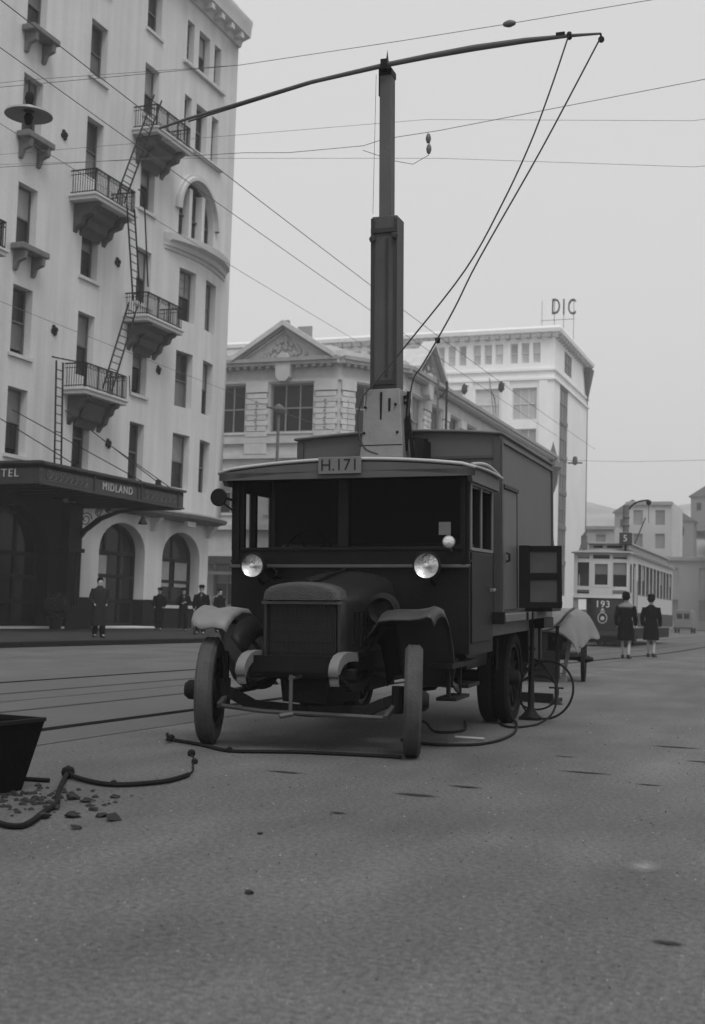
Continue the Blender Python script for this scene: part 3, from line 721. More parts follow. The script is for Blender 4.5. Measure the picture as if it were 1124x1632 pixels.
def smooth(pts, n=8):
    out = []; P = [Vector(p) for p in pts]
    for i in range(len(P)-1):
        p0, p1, p2, p3 = P[max(i-1,0)], P[i], P[i+1], P[min(i+2, len(P)-1)]
        for k in range(n):
            t = k/n; out.append(.5*((2*p1) + (p2-p0)*t + (2*p0-5*p1+4*p2-p3)*t*t + (3*p1-p0-3*p2+p3)*t**3))
    return out + [P[-1]]
# ------------------------------------------------------------------ the truck
TB = Matrix.Rotation(R(1.4), 4, 'X') @ Matrix.Rotation(R(-1.0), 4, 'Y')
truck = thing('tower_truck', 'dark old overhead-line truck with telescopic mast, parked in the roadway', 'truck', (-3.70, 8.86, 0), R(3.0), local=True)
def tb(mb, name, m, parent=None, **k): return mb.build(name, m, parent or truck, M=TB, **k)
# wheels (stand on the ground, not tilted with the body)
def wheel(x, y, r, w, side, tyre_m, hub=.12, steer=0):
    MS = Matrix.Translation((x, y, r)) @ Matrix.Rotation(R(steer), 4, 'Z') @ Matrix.Translation((-x, -y, -r))
    s = MB(); s.lathe([(r-.15, -w*.35), (r-.10, -w*.4), (r-.10, w*.4), (r-.15, w*.35), (r-.15, -w*.35)], (x, y, r), 'x', 32)
    for k in range(12):
        a = 2*math.pi*k/12; s.bar((x, y+.06*math.cos(a), r+.06*math.sin(a)), (x, y+(r-.14)*math.cos(a), r+(r-.14)*math.sin(a)), .035, .05, up=(1,0,0))
    wh = s.build('wheel', TRUCKD, truck, M=MS)
    t = MB(); pr = [(r-.105, -w*.5), (r-.03, -w*.5), (r-.006, -w*.36), (r, -w*.2), (r, w*.2), (r-.006, w*.36), (r-.03, w*.5), (r-.105, w*.5), (r-.105, -w*.5)]
    t.lathe(pr, (x, y, r), 'x', 44)
    for o_ in (-.28, 0, .28): t.lathe([(r-.004, (o_-.05)*w), (r+.003, (o_-.04)*w), (r+.003, (o_+.04)*w), (r-.004, (o_+.05)*w)], (x, y, r), 'x', 44)
    t.build('tyre', tyre_m, wh, M=MS)
    h = MB(); h.lathe([(0, side*hub), (.05, side*hub), (.075, side*(hub-.03)), (.085, 0), (.1, -side*.05), (0, -side*.06)], (x, y, r), 'x', 16)
    h.build('hub', RUST, wh, M=MS); return wh
wheel(.815, 0, .41, .13, 1, TYRE, steer=15); wheel(-.815, 0, .41, .13, -1, TYRE, .2, steer=15)
for s_ in (1, -1):
    wheel(s_*.87, 3.45, .45, .14, s_, TYREB); wheel(s_*.71, 3.45, .45, .14, s_, TYREB)
# axles, springs, chassis
mb = MB()
pts = [(-.72, 0, .42), (-.6, 0, .38), (-.45, 0, .31), (0, 0, .29), (.45, 0, .31), (.6, 0, .38), (.72, 0, .42)]
for a, b in zip(pts, pts[1:]): mb.bar(a, b, .06, .085)
mb.lathe([(.05, -.1), (.05, .1)], (.70, 0, .41), 'z', 10); mb.lathe([(.05, -.1), (.05, .1)], (-.70, 0, .41), 'z', 10)
mb.build('front_axle', RUST, truck, bevel=.008)
mb = MB(); mb.tube([(-.66, -.16, .31), (-.3, -.17, .285), (.66, -.16, .285)], .017, 8); mb.bar((-.66, -.18, .31), (-.68, .0, .37), .035); mb.bar((.66, -.18, .285), (.68, 0, .37), .035)
mb.build('tie_rod', mat('worn_steel', .07, .55, .4, 8, metal=.2), truck)
mb = MB(); mb.lathe([(.06, -.6), (.07, -.2), (.17, -.12), (.19, 0), (.17, .12), (.07, .2), (.06, .6)], (0, 3.45, .45), 'x', 14); mb.build('rear_axle', RUST, truck)
for s_ in (1, -1):
    mb = MB()
    for k in range(5):
        L_ = .46 - k*.075; pts = [(s_*.38, y, .50 - .012*k + .10*(y/.46)**2 - .0) for y in lin(-L_, L_, 8)]
        for a, b in zip(pts, pts[1:]): mb.bar(a, b, .055, .011)
    tb(mb, 'leaf_spring', RUST)
    mb = MB(); rr = []
    for y, z in ((-.46, .585), (-.475, .62), (-.46, .66), (-.42, .70), (-.35, .735), (-.25, .75), (-.12, .75), (0, .74)):
        rr.append([(s_*.36-.036, y, z), (s_*.36+.036, y, z), (s_*.36+.036, y+.03, z-.07), (s_*.36-.036, y+.03, z-.07)])
    mb.grid(rr, True); tb(mb, 'dumb_iron', mat('lit_chassis_paint', .13, .6, .2, 8), sharp=50)  # paler than the chassis: light on the upper faces is painted in
    mb = MB(); mb.box(s_*.36-.035, 0, .60, s_*.36+.035, 5.45, .74); tb(mb, 'chassis_rail', TRUCKD)
    mb = MB()
    for k in range(7):
        L_ = .6 - k*.07; pts = [(s_*.55, 3.45+y, .60 - .013*k + .12*(y/.6)**2) for y in lin(-L_, L_, 8)]
        for a, b in zip(pts, pts[1:]): mb.bar(a, b, .06, .012)
    tb(mb, 'leaf_spring', RUST)
mb = MB()
for y in (-.3, 1.5, 3.0, 4.4, 5.4): mb.box(-.36, y, .6, .36, y+.06, .72)
tb(mb, 'cross_member', TRUCKD)
mb = MB(); mb.hexa([(-.2,-.02,.36),(.16,-.02,.34),(.18,.75,.32),(-.2,.75,.32),(-.24,-.02,.7),(.2,-.02,.7),(.2,.9,.8),(-.24,.9,.8)])
mb.lathe([(0,-.05),(.12,-.03),(.14,.2),(.1,.5),(0,.55)], (.02, .1, .36), 'y', 12)
mb.box(-.3, .1, .52, -.22, .6, .66); mb.box(.25, .2, .55, .33, .5, .7); mb.tube([(.28, .3, .6), (.4, .8, .5), (.42, 2.2, .48), (.42, 5.0, .5)], .03, 8)
mb.box(-.25, .95, .38, .2, 1.7, .62)
tb(mb, 'engine', RUST, bevel=.01)
mb = MB(); mb.tube([(0, .0, .42), (.1, 2.6, .45), (0, 3.4, .46)], .035, 8); tb(mb, 'drive_shaft', RUST)
mb = MB(); mb.tube([(.0, -.12, .56), (.0, -.38, .56)], .014, 8); mb.tube([(.0, -.36, .585), (.0, -.37, .31)], .015, 8); mb.tube([(.02, -.37, .305), (-.065, -.42, .29)], .02, 8)
tb(mb, 'crank_handle', mat('worn_steel', .16))
mb = MB(); mb.box(-.42, -.16, .545, .42, -.08, .625); tb(mb, 'front_cross_bar', TRUCKD, bevel=.01)
# radiator
def radsec(w, zb, zs, zt, n=10):
    return [(-w, zb), (-w, zs)] + [(-w*math.cos(math.pi*k/n)**1 if True else 0, zs + (zt-zs)*math.sin(math.pi*k/n)**.62) for k in range(1, n)] + [(w, zs), (w, zb)]
sec = radsec(.315, .64, 1.13, 1.265)
inn = [(x*.86, (z-.9)*.84+.885) for x, z in sec]
mb = MB(); n = len(sec)
mb.grid([[(x, -.02, z) for x, z in sec], [(x, -.12, z) for x, z in sec], [(x*.97, -.145, (z-.9)*.97+.9) for x, z in sec], [(x*.9, -.145, (z-.9)*.89+.89) for x, z in sec], [(x, -.10, z) for x, z in inn]], True)
rad = tb(mb, 'radiator', mat('radiator_shell_paint', .018, .45, .3, 4, spec=.35), sharp=60)
mb = MB(); mb.box(-.265, -.115, .675, .265, -.10, 1.115)
for k in range(27): x = -.26 + k*.02; mb.box(x, -.122, .68, x+.006, -.115, 1.11)
for k in range(5): mb.box(-.265, -.124, .74+k*.08, .265, -.1165, .746+k*.08)
tb(mb, 'radiator_core', mat('radiator_core_black', .006, .6, .3, 10), rad)
mb = MB(); top_ = [(x*1.01, z+.004) for x, z in sec if z > 1.11]; rows = []
for y_, k_ in ((-.01, 1.0), (-.13, 1.0), (-.155, .97), (-.172, .90), (-.178, .78)): rows.append([(x*k_, y_, 1.118 + (z-1.118)*k_) for x, z in top_])
mb.grid(rows); mb.add(rows[-1], [tuple(range(len(rows[-1])))]); tb(mb, 'header_tank', mat('worn_header_tank', .035, .55, .35, 14, .4, 90), rad, sharp=50)
mb = MB(); mb.box(-.32, -.155, 1.10, .32, -.14, 1.122); mb.box(-.33, -.155, .63, .33, -.05, .652); tb(mb, 'radiator_trim', mat('worn_steel', .16), rad)
# hood
rows = []
for t in lin(0, 1, 8):
    s2 = radsec(.30+.12*t, .68, 1.10+.06*t, 1.235+.13*t); rows.append([(x, -.03+.955*t, z) for x, z in s2])
mb = MB(); mb.grid(rows); hood = tb(mb, 'hood', mat('hood_paint', .012, .42, .4, 5, .15, 30, spec=.35), sharp=50)
mb = MB(); mb.tube([(0, -.02, 1.25), (0, .9, 1.38)], .012, 6)
for s_ in (1, -1):
    for k in range(9): y = .12+k*.075; w_ = .30+.12*(y+.03)/.955; mb.box(s_*(w_-.004), y, .78, s_*(w_+.012), y+.03, 1.04)
tb(mb, 'hood_louvre', TRUCKD, hood)
mb = MB(); mb.box(-.12, -.01, 1.262, .0, .02, 1.29); tb(mb, 'hood_catch', IRON, hood)
mb = MB(); mb.lathe([(.10, -.02), (.13, 0), (.14, .03), (.12, .06), (.08, .06), (.07, .02), (.1, -.02)], (.50, .28, 1.05), 'y', 24)
mb.lathe([(0, .05), (.06, .045), (.07, .02), (0, .02)], (.50, .28, 1.05), 'y', 16); mb.tube([(.5, .33, 1.05), (.48, .8, 1.0)], .05, 10)
tb(mb, 'air_horn', RUST)
# fenders
for s_ in (1, -1):
    path = [(-.07, .985), (-.05, 1.0), (.03, 1.04), (.16, 1.06), (.30, 1.04), (.43, .96), (.54, .82), (.62, .64), (.70, .51), (.86, .44), (1.0, .43)]
    cr = [(-.23, -.05), (-.20, -.012), (-.1, .0), (.04, .0), (.12, .012), (.17, .03), (.20, .02), (.215, -.05)]
    if s_ < 0: cr = [(a*.80, b+.02*(a < 0)) for a, b in cr]
    if s_ < 0: path = [(-.20, .90), (-.15, .955), (-.05, 1.01), (.12, 1.05), (.30, 1.04), (.43, .96), (.54, .82), (.62, .64), (.70, .51), (.86, .44), (1.0, .43)]
    pf = (.45, .72, .9) if s_ < 0 else (1, 1, 1)
    rows = [[(s_*(.78 + c[0]*((pf[i] if c[0] > 0 else 1) if i < 3 else 1 if i < 8 else .8)), y - c[1]*.3, z + c[1]*(.9)) for c in cr] for i, (y, z) in enumerate(path)]
    fd = tb(MB().grid(rows), 'fender', mat('fender_paint', .032, .5, .3, 4, spec=.4) if s_ > 0 else mat('lit_fender_paint', .15, .55, .3, 4, spec=.4), solid=.012, sharp=60)  # left fender: same paint lightened, light on its top is in the colour
    # inner apron between fender and hood
    mb = MB(); mb.grid([[(s_*.553, y, z-.05) for y, z in path[:8]], [(s_*.44, y+.02, z-.2) for y, z in path[:8]]]); tb(mb, 'fender_apron', TRUCKD, fd, solid=.01, sharp=60)
    mb = MB(); mb.bar((s_*.4, .1, .7), (s_*.6, .05, .95), .03); mb.bar((s_*.6, .05, .95), (s_*.85, .05, 1.0), .03); tb(mb, 'fender_stay', RUST, fd)
    mb = MB(); mb.box(min(s_*.80, s_*1.02), 1.0, .42, max(s_*.80, s_*1.02), 1.42, .45); tb(mb, 'running_board', TRUCKD, fd)
# cab
HW = 1.04; CF, CR = .93, 1.88
fnF = lambda u, z, d: (u, CF+d, z)
fnRt = lambda u, z, d: (HW-d, u, z)
fnLt = lambda u, z, d: (-HW+d, u, z)
mb = MB()
wall(mb, fnF, -HW, HW, .70, 2.2, [(-.93, -.03-.045, 1.565, 2.13), (-.03+.045, .965, 1.565, 2.13)], .05)
wall(mb, lambda u, z, d: (u, CF+.05-d*.001, z), -HW+.05, HW-.05, .70, 2.2, [(-.93, -.075, 1.565, 2.13), (.015, .965, 1.565, 2.13)], .01)
for fn in (fnRt, fnLt):
    wall(mb, fn, CF, CR, .68, 2.22, [(.985, 1.34, 1.56, 2.05), (1.40, 1.80, 1.56, 2.05)], .045)
    f2 = (lambda fn: lambda u, z, d: fn(u, z, .045))(fn)
    wall(mb, f2, CF+.05, CR, .68, 2.22, [(.985, 1.34, 1.56, 2.05), (1.40, 1.80, 1.56, 2.05)], .001)
mb.box(-HW+.05, CR-.04, .68, HW-.05, CR, 2.25); mb.box(-HW+.05, CF+.06, .80, HW-.05, CR-.05, .84)
cab = tb(mb, 'cab', TRUCKD)
mb = MB(); mb.box(-HW-.015, CF-.02, 1.395, HW+.015, CF-.002, 1.42); mb.box(-HW-.005, CF-.03, 1.39, HW+.005, CF-.02, 1.41)
tb(mb, 'belt_moulding', mat('belt_trim', .045, .4, .3, 6, spec=.5), cab, bevel=.005)
mb = MB()
for s_ in (1, -1): x = s_*(HW+.008); mb.box(min(x, s_*HW), CF, 1.44, max(x, s_*HW), CR, 1.46)
tb(mb, 'side_moulding', TRUCKD, cab)
mb = MB(); mb.box(-.95, CF-.012, 1.535, .985, CF-.001, 1.563); mb.box(-.075, CF-.012, 1.565, .015, CF-.001, 2.13); mb.box(-.685, CF+.02, 1.565, -.655, CF+.045, 2.13); mb.box(-.95, CF-.012, 2.131, .985, CF-.001, 2.155)
tb(mb, 'windscreen_frame', TRUCKD, cab, bevel=.004)
gm = bpy.data.materials.new('windscreen_glass'); gm.use_nodes = True; n_ = gm.node_tree; n_.nodes.clear()
o_ = n_.nodes.new('ShaderNodeOutputMaterial'); t_ = n_.nodes.new('ShaderNodeBsdfTransparent'); t_.inputs[0].default_value = (.75,.75,.75,1)
q_ = n_.nodes.new('ShaderNodeBsdfGlossy'); q_.inputs['Roughness'].default_value = .06; fr = n_.nodes.new('ShaderNodeFresnel'); fr.inputs[0].default_value = 1.10; ms = n_.nodes.new('ShaderNodeMixShader')
n_.links.new(fr.outputs[0], ms.inputs[0]); n_.links.new(t_.outputs[0], ms.inputs[1]); n_.links.new(q_.outputs[0], ms.inputs[2]); n_.links.new(ms.outputs[0], o_.inputs[0])
for a, b in ((-.93, -.075), (.015, .965)):
    mb = MB(); mb.box(a, CF+.024, 1.565, b, CF+.028, 2.13); tb(mb, 'windscreen', gm, cab)
# cab doors: frames and light posts
for s_, fn in ((1, fnRt), (-1, fnLt)):
    mb = MB()
    for u in (.955, 1.345, 1.81): fbox(mb, fn, u, u+.035, 1.54, 2.07, -.014, -.001)
    fbox(mb, fn, .99, 1.81, 1.535, 1.56, -.014, -.001); fbox(mb, fn, .955, 1.845, 2.072, 2.095, -.014, -.001)
    tb(mb, 'side_window_frame', mat('worn_frame_paint', .12, .5, .3, 6), cab)
    mb = MB(); fbox(mb, fn, .99, 1.80, .78, 1.52, -.012, -.001); dr = tb(mb, 'cab_door', TRUCKD, cab, bevel=.006)
    mb = MB(); fbox(mb, fn, 1.70, 1.74, 1.2, 1.23, -.05, -.012); fbox(mb, fn, 1.62, 1.74, 1.21, 1.225, -.06, -.05); tb(mb, 'door_handle', CHROME, dr)
# roof with cambered front fascia
rows = []
def rz(x): return 2.295 - .075*(x/1.12)**2
for y in (.80, .82, 1.0, 1.3, 1.6, 1.9, 1.98):
    dz = -.012 if y < .81 else .015*math.sin(math.pi*min(1, (y-.8)/1.2)); rows.append([(x, y, rz(x)+dz-(.02 if abs(x) > 1.1 else 0)) for x in lin(-1.12, 1.12, 20)])
roof = tb(MB().grid(rows), 'cab_roof', ROOFM, cab, solid=.02, sharp=60)
mb = MB(); up = [(x, rz(x)-.03) for x in lin(-1.11, 1.11, 20)]; lo = [(x, rz(x)-.105+.015*(x/1.1)**2) for x in lin(-1.11, 1.11, 20)]
mb.grid([[(x, .805, z) for x, z in up], [(x, .805, z) for x, z in lo], [(x, .83, z) for x, z in lo], [(x, .83, z) for x, z in up]], True)
tb(mb, 'roof_fascia', mat('fascia_paint', .075, .55, .2, 4), cab, sharp=60)
for s_ in (1, -1):
    arc = [(y, 2.215 + .045*math.sin(math.pi*(y-.82)/1.14)) for y in lin(.82, 1.96, 12)]
    poly = arc + [(1.96, 2.085), (.86, 2.09), (.82, 2.13)]
    mb = MB(); mb.prism(poly, 'x', s_*1.05, s_*1.085); tb(mb, 'roof_side_panel', TRUCKM, cab)
    mb = MB(); mb.tube([(s_*1.09, y, z+.008) for y, z in arc], .013, 6); tb(mb, 'gutter', ROOFM, cab)
mb = MB(); mb.box(-.205, .775, 2.165, .170, .787, 2.305); pl = tb(mb, 'number_plate', mat('number_board', .135, .6, .15, 6), cab, bevel=.004)
txt = text_mb('H.171', .135, frame3((-.018, .7745, 2.235), (1,0,0), (0,0,1), (0,-1,0)), .002, 1.02); tb(txt, 'letter', mat('black_lettering', .01), pl)
# cab interior
mb = MB(); mb.tube([(-.45+.21*math.cos(q), 1.22+.05*math.sin(q), 1.52+.20*math.sin(q)) for q in lin(0, 2*math.pi, 26)], .014, 6, False); mb.bar((-.45, 1.22, 1.52), (-.45, 1.0, 1.2), .03)
for k in range(4): q = k*math.pi/2+.5; mb.bar((-.45, 1.22, 1.52), (-.45+.21*math.cos(q), 1.22+.05*math.sin(q), 1.52+.2*math.sin(q)), .014)
tb(mb, 'steering_wheel', TRUCKD, cab)
mb = MB(); mb.box(-.9, 1.45, .84, .9, 1.82, 1.2); mb.box(-.9, 1.72, 1.2, .9, 1.83, 1.62); tb(mb, 'bench_seat', mat('seat_hide', .03, .5, .3, 6), cab, bevel=.03)
# lamps
for s_, rr_ in ((-1, .098), (1, .104)):
    c_ = (s_*.748, .70, 1.405); mb = MB()
    mb.lathe([(0, .19), (.03, .185), (.08, .12), (rr_, .04), (rr_+.012, 0), (rr_+.012, -.015), (rr_-.004, -.02), (rr_-.006, .0)], c_, 'y', 28)
    mb.tube([(c_[0], .80, 1.33), (c_[0], .86, 1.28), (c_[0], .93, 1.26)], .016, 6)
    hl = tb(mb, 'headlamp', TRUCKD, cab, sharp=45)
    mb = MB(); mb.lathe([(.004, .022), (rr_*.3, .017), (rr_*.6, .004), (rr_*.85, -.010), (rr_-.005, -.018)], c_, 'y', 28); tb(mb, 'reflector', MIRR, hl)
    mb = MB(); mb.lathe([(0, -.05), (.014, -.046), (.02, -.03), (.012, .0), (.012, .02)], c_, 'y', 12); tb(mb, 'bulb', mat('frosted_bulb', .6, .3, .1, 10), hl)
mb = MB(); c_ = (.895, .84, 1.60); mb.lathe([(0, .09), (.035, .08), (.05, .02), (.052, -.01), (.045, -.012)], c_, 'y', 18); mb.bar((.895, .88, 1.55), (.895, .93, 1.53), .02)
sl = tb(mb, 'side_lamp', CHROME, cab); mb = MB(); mb.lathe([(0, -.022), (.045, -.010)], c_, 'y', 16); tb(mb, 'lens', MIRR, sl)
mb = MB(); mb.box(.79, CF-.008, 1.66, .89, CF-.003, 1.765); tb(mb, 'permit_card', mat('pale_card', .12, .7, .2, 10), cab)
mb = MB(); mb.lathe([(0, .05), (.06, .04), (.078, 0), (.07, -.012), (0, -.016)], (-1.11, .80, 1.99), 'y', 18); mb.bar((-1.08, .83, 1.99), (-1.03, .93, 1.97), .018); mb.bar((-1.09, .83, 1.95), (-1.03, .93, 1.88), .012)
tb(mb, 'wing_mirror', IRON, cab)
mb = MB(); mb.lathe([(0, .06), (.03, .05), (.04, .0), (.055, -.05), (.05, -.06)], (-.60, .78, 1.34), 'y', 12); mb.bar((-.6, .82, 1.34), (-.6, .93, 1.32), .02); tb(mb, 'bulb_horn', IRON, cab)
mb = MB(); mb.bar((-.98, CF-.01, 1.46), (-.98, CF-.01, 2.12), .03); mb.bar((1.0, CF-.012, 1.42), (1.0, CF-.012, 2.12), .03); tb(mb, 'corner_post', TRUCKD, cab)
# van body
BF, BR_, BW = 2.44, 5.5, 1.0
def bz(x): return 2.655 + .05*(1-(x/BW)**2)
mb = MB(); top = [(x, bz(x)) for x in lin(-BW, BW, 14)]
mb.prism([(-BW, .99)] + top + [(BW, .99)], 'y', BF, BR_); body = tb(mb, 'van_body', TRUCKM)
mb = MB(); mb.grid([[(x*1.025, y, bz(x)+.012) for x in lin(-BW, BW, 14)] for y in (BF-.05, BR_+.04)]); tb(mb, 'van_roof', mat('van_roof_paint', .12, .6, .2, 3), body, solid=.022, sharp=60)
mb = MB(); 
for x in (-1.0, -.33, .33): pass
mb.box(-BW, BF-.018, 2.44, BW, BF-.001, 2.465); mb.box(BW-.06, BF-.02, 1.0, BW+.004, BF-.001, 2.64); mb.box(-BW-.004, BF-.02, 1.0, -BW+.06, BF-.001, 2.64); mb.box(.17, BF-.016, 1.0, .21, BF-.001, 2.44)
tb(mb, 'front_moulding', mat('moulding_paint', .05, .5, .2, 4), body)
mb = MB(); mb.box(BW+.001, BF+.0, 1.0, BW+.02, BF+.055, 2.62); mb.box(BW+.001, BR_-.05, 1.0, BW+.02, BR_, 2.62); mb.box(BW+.001, BF+.06, 2.585, BW+.022, BR_-.06, 2.62); tb(mb, 'corner_strip', mat('moulding_paint', .05), body)
mb = MB(); mb.box(BW+.001, 2.53, 1.03, BW+.012, 3.20, 2.16); sd_ = tb(mb, 'side_door', mat('side_door_paint', .085, .55, .2, 2, streak=.2), body, bevel=.003)
mb = MB(); mb.box(BW+.003, 2.50, 2.165, BW+.03, 3.24, 2.20); mb.box(BW+.003, 3.205, 1.03, BW+.016, 3.235, 2.16); mb.box(BW+.003, 2.50, 1.03, BW+.016, 2.525, 2.16); tb(mb, 'door_frame', TRUCKD, sd_)
mb = MB(); mb.tube([(BW+.02, 2.62, 1.56), (BW+.05, 2.62, 1.55), (BW+.05, 2.62, 1.49), (BW+.02, 2.62, 1.48)], .012, 6); tb(mb, 'door_handle', IRON, sd_)
mb = MB()
mb.hexa([(.72,BR_,1.55),(BW,BR_,1.55),(BW-.02,BR_+.42,1.52),(.74,BR_+.42,1.52),(.72,BR_,2.02),(BW,BR_,2.02),(BW,BR_+.03,2.02),(.72,BR_+.03,2.02)]); tb(mb, 'rear_flap', TRUCKD, body)
# side deck and hinged locker door
mb = MB()
for x0, x1 in ((BW+.022, 1.15), (-1.15, -BW-.005)): mb.box(x0, 1.95, .93, x1, 4.55, 1.0)
mb.box(-1.0, 1.9, .80, 1.0, 5.5, .985); deck = tb(mb, 'deck', mat('deck_timber', .10, .7, .3, 5, streak=.2), bevel=.006)
mb = MB(); mb.box(.80, 1.90, .915, 1.14, 1.95, 1.02); mb.box(.98, 4.0, .82, 1.15, 4.62, .925); mb.box(1.151, 2.95, .925, 1.165, 3.0, 1.005); mb.box(1.151, 3.25, .925, 1.165, 3.3, 1.005); tb(mb, 'deck_bracket', IRON, deck)
mb = MB()
for k in range(4):
    mb.box(1.005, 2.0+k*.0, 1.0+.0, 1.006, 2.001, 1.001)
LY = 3.26
mb = MB(); mb.box(BW+.022, LY, 1.04, 1.13, LY+.05, 1.655); mb.box(1.13, LY, 1.60, 1.44, LY+.04, 1.65); mb.box(1.13, LY, 1.32, 1.40, LY+.04, 1.385); mb.box(1.13, LY, 1.04, 1.44, LY+.04, 1.10); mb.box(1.40, LY, 1.10, 1.44, LY+.04, 1.60)
ld = tb(mb, 'locker_door', IRON, deck, bevel=.004)
for a, b in ((1.10, 1.32), (1.385, 1.60)):
    mb = MB(); mb.box(1.131, LY+.015, a, 1.399, LY+.022, b); tb(mb, 'pane', mat('dusty_pane', .07, .4, .6, 6), ld)
mb = MB(); mb.hexa([(BW+.03, LY+.3, 1.002), (1.3, LY+.3, 1.002), (1.3, LY+.9, 1.002), (BW+.03, LY+.9, 1.002), (BW+.03, LY+.3, 1.04), (1.3, LY+.3, 1.04), (1.3, LY+.9, 1.04), (BW+.03, LY+.9, 1.04)]); tb(mb, 'locker_shelf', TRUCKD, deck)
# steps
mb = MB(); mb.box(.80, .52, .60, 1.0, 1.40, .64); mb.bar((.95, .60, .62), (.95, .60, .38), .03); mb.bar((.95, .98, .62), (.95, .98, .36), .03); mb.box(.86, .56, .35, 1.02, 1.04, .375); mb.bar((.4, .9, .66), (.95, .9, .64), .05)
tb(mb, 'cab_step', IRON)
mb = MB(); mb.box(-.98, .56, .35, -.84, 1.04, .375); mb.bar((-.93, .6, .7), (-.93, .6, .36), .03); mb.bar((-.93, .98, .7), (-.93, .98, .36), .03); tb(mb, 'cab_step', IRON)
mb = MB(); mb.box(.45, 2.0, .50, .78, 2.9, .78); mb.box(.70, 4.2, .45, .95, 5.1, .80); tb(mb, 'tool_box', TRUCKD, bevel=.01)
mb = MB()
for x, y in ((1.02, 3.98), (1.08, 4.12), (.98, 4.3), (.9, 2.75)): mb.tube([(x, y, .92), (x, y, .46)], .014, 6)
mb.tube([(1.02, 4.12, .6), (.6, 5.1, .62)], .02, 6); tb(mb, 'hanger_rod', RUST)
# mast
mast = MB(); ml = Matrix.Rotation(R(-.6), 4, 'Y')
mast.hexa([(-.255,2.02,2.30),(.185,2.02,2.30),(.185,2.40,2.30),(-.255,2.40,2.30),(-.175,2.06,3.07),(.135,2.06,3.07),(.135,2.38,3.07),(-.175,2.38,3.07)])
mast.box(-.255, 2.02, .99, .185, 2.40, 2.30)
m0 = tb(mast, 'mast_casing', MASTL, bevel=.008)
mb = MB(); mb.box(-.05, 2.045, 2.62, -.032, 2.06, 3.04); mb.box(.03, 2.045, 2.86, .05, 2.06, 2.98)
for x, z in ((-.20, 2.66), (.12, 2.66), (-.19, 2.9), (.10, 2.92)): mb.lathe([(0,-.02),(.012,-.018),(.014,0)], (x, 2.045, z), 'y', 8)
mb.box(-.245, 2.03, 2.54, .165, 2.05, 2.548)
tb(mb, 'casing_fitting', IRON, m0)
mb = MB(); mb.lathe([(.02, -.03), (.04, -.03), (.04, .03), (.02, .03)], (.16, 2.2, 2.98), 'y', 16); mb.lathe([(.0, -.03), (.032, -.02), (.032, .02), (0, .03)], (.18, 2.2, 2.78), 'y', 14)
mb.bar((.17, 2.15, 2.5), (.2, 2.15, 3.05), .035); mb.bar((.24, 2.15, 2.42), (.19, 2.15, 2.9), .03); mb.bar((.19, 2.18, 2.62), (.34, 2.18, 2.6), .02); mb.lathe([(0,-.01),(.02,0),(0,.01)], (.36, 2.18, 2.6), 'y', 8)
tb(mb, 'winch_gear', IRON, m0)
mb = MB(); mb.hexa([(-.162,2.12,3.0),(.086,2.12,3.0),(.086,2.36,3.0),(-.162,2.36,3.0),(-.158,2.12,4.72),(.088,2.12,4.72),(.088,2.36,4.72),(-.158,2.36,4.72)])
m1 = tb(mb, 'lower_mast_section', MASTD, m0, bevel=.006)
mb = MB(); mb.box(-.165, 2.105, 3.05, -.135, 2.118, 4.70); mb.box(.06, 2.105, 3.05, .09, 2.118, 4.69); mb.box(-.165, 2.10, 4.56, .092, 2.117, 4.60); mb.box(-.165, 2.10, 3.12, .09, 2.117, 3.16); mb.box(-.02, 2.108, 3.2, .0, 2.119, 4.5)
mb.lathe([(0,-.03),(.03,-.02),(.035,0),(0,.03)], (-.145, 2.10, 4.5), 'y', 8); mb.lathe([(0,-.03),(.03,-.02),(.035,0),(0,.03)], (.07, 2.10, 4.52), 'y', 8)
tb(mb, 'guide_strip', mat('guide_iron', .03), m1)
mb = MB(); mb.box(-.106, 2.17, 4.6, .010, 2.31, 6.15); m2 = tb(mb, 'upper_mast_section', mat('mast_timber_upper', .075, .7, .3, 3, .2, 40, streak=.3), m0, bevel=.006)
mb = MB(); mb.box(-.112, 2.16, 6.10, .016, 2.32, 6.16); mb.lathe([(.035, 0), (.04, .06), (.015, .1), (0, .22)], (-.05, 2.24, 6.155), 'z', 10); mb.box(-.112, 2.16, 5.9, -.106, 2.32, 6.12)
tb(mb, 'mast_cap', IRON, m2)
mb = MB(); mb.tube([(-.13, 2.14, 6.1), (-.15, 2.12, 4.75)], .0022, 5); tb(mb, 'signal_line', IRON, m2)
bp_ = [(-2.40,5.823), (-2.1,5.885), (-1.594,5.968), (-.801,6.10), (-.037,6.178), (.4,6.21), (.819,6.232), (1.3,6.24), (1.70,6.232), (1.98,6.215)]
mb = MB(); mb.tube([(x, 2.13, z) for x, z in bp_], [.012,.014,.016,.019,.024,.027,.030,.026,.016,.010], 10)
mb.tube([(x, 2.165, z+.014-.03*(x/2.4 if x < 0 else 0)*-1) for x, z in bp_[1:-2]], .009, 6)
bm_ = tb(mb, 'boom', mat('boom_pole', .085, .7, .3, 6, streak=.2), m0)
mb = MB(); mb.box(-.075, 2.09, 6.13, -.01, 2.2, 6.225); mb.lathe([(.03, -.02), (.04, 0), (.03, .02)], (1.70, 2.13, 6.232), 'x', 10); mb.box(1.58, 2.11, 6.24, 1.66, 2.15, 6.27)
mb.lathe([(0, -.015), (.028, -.01), (.028, .01), (0, .015)], (1.985, 2.13, 6.16), 'y', 12); mb.bar((1.98, 2.13, 6.215), (1.985, 2.13, 6.16), .018); tb(mb, 'boom_fitting', IRON, bm_)
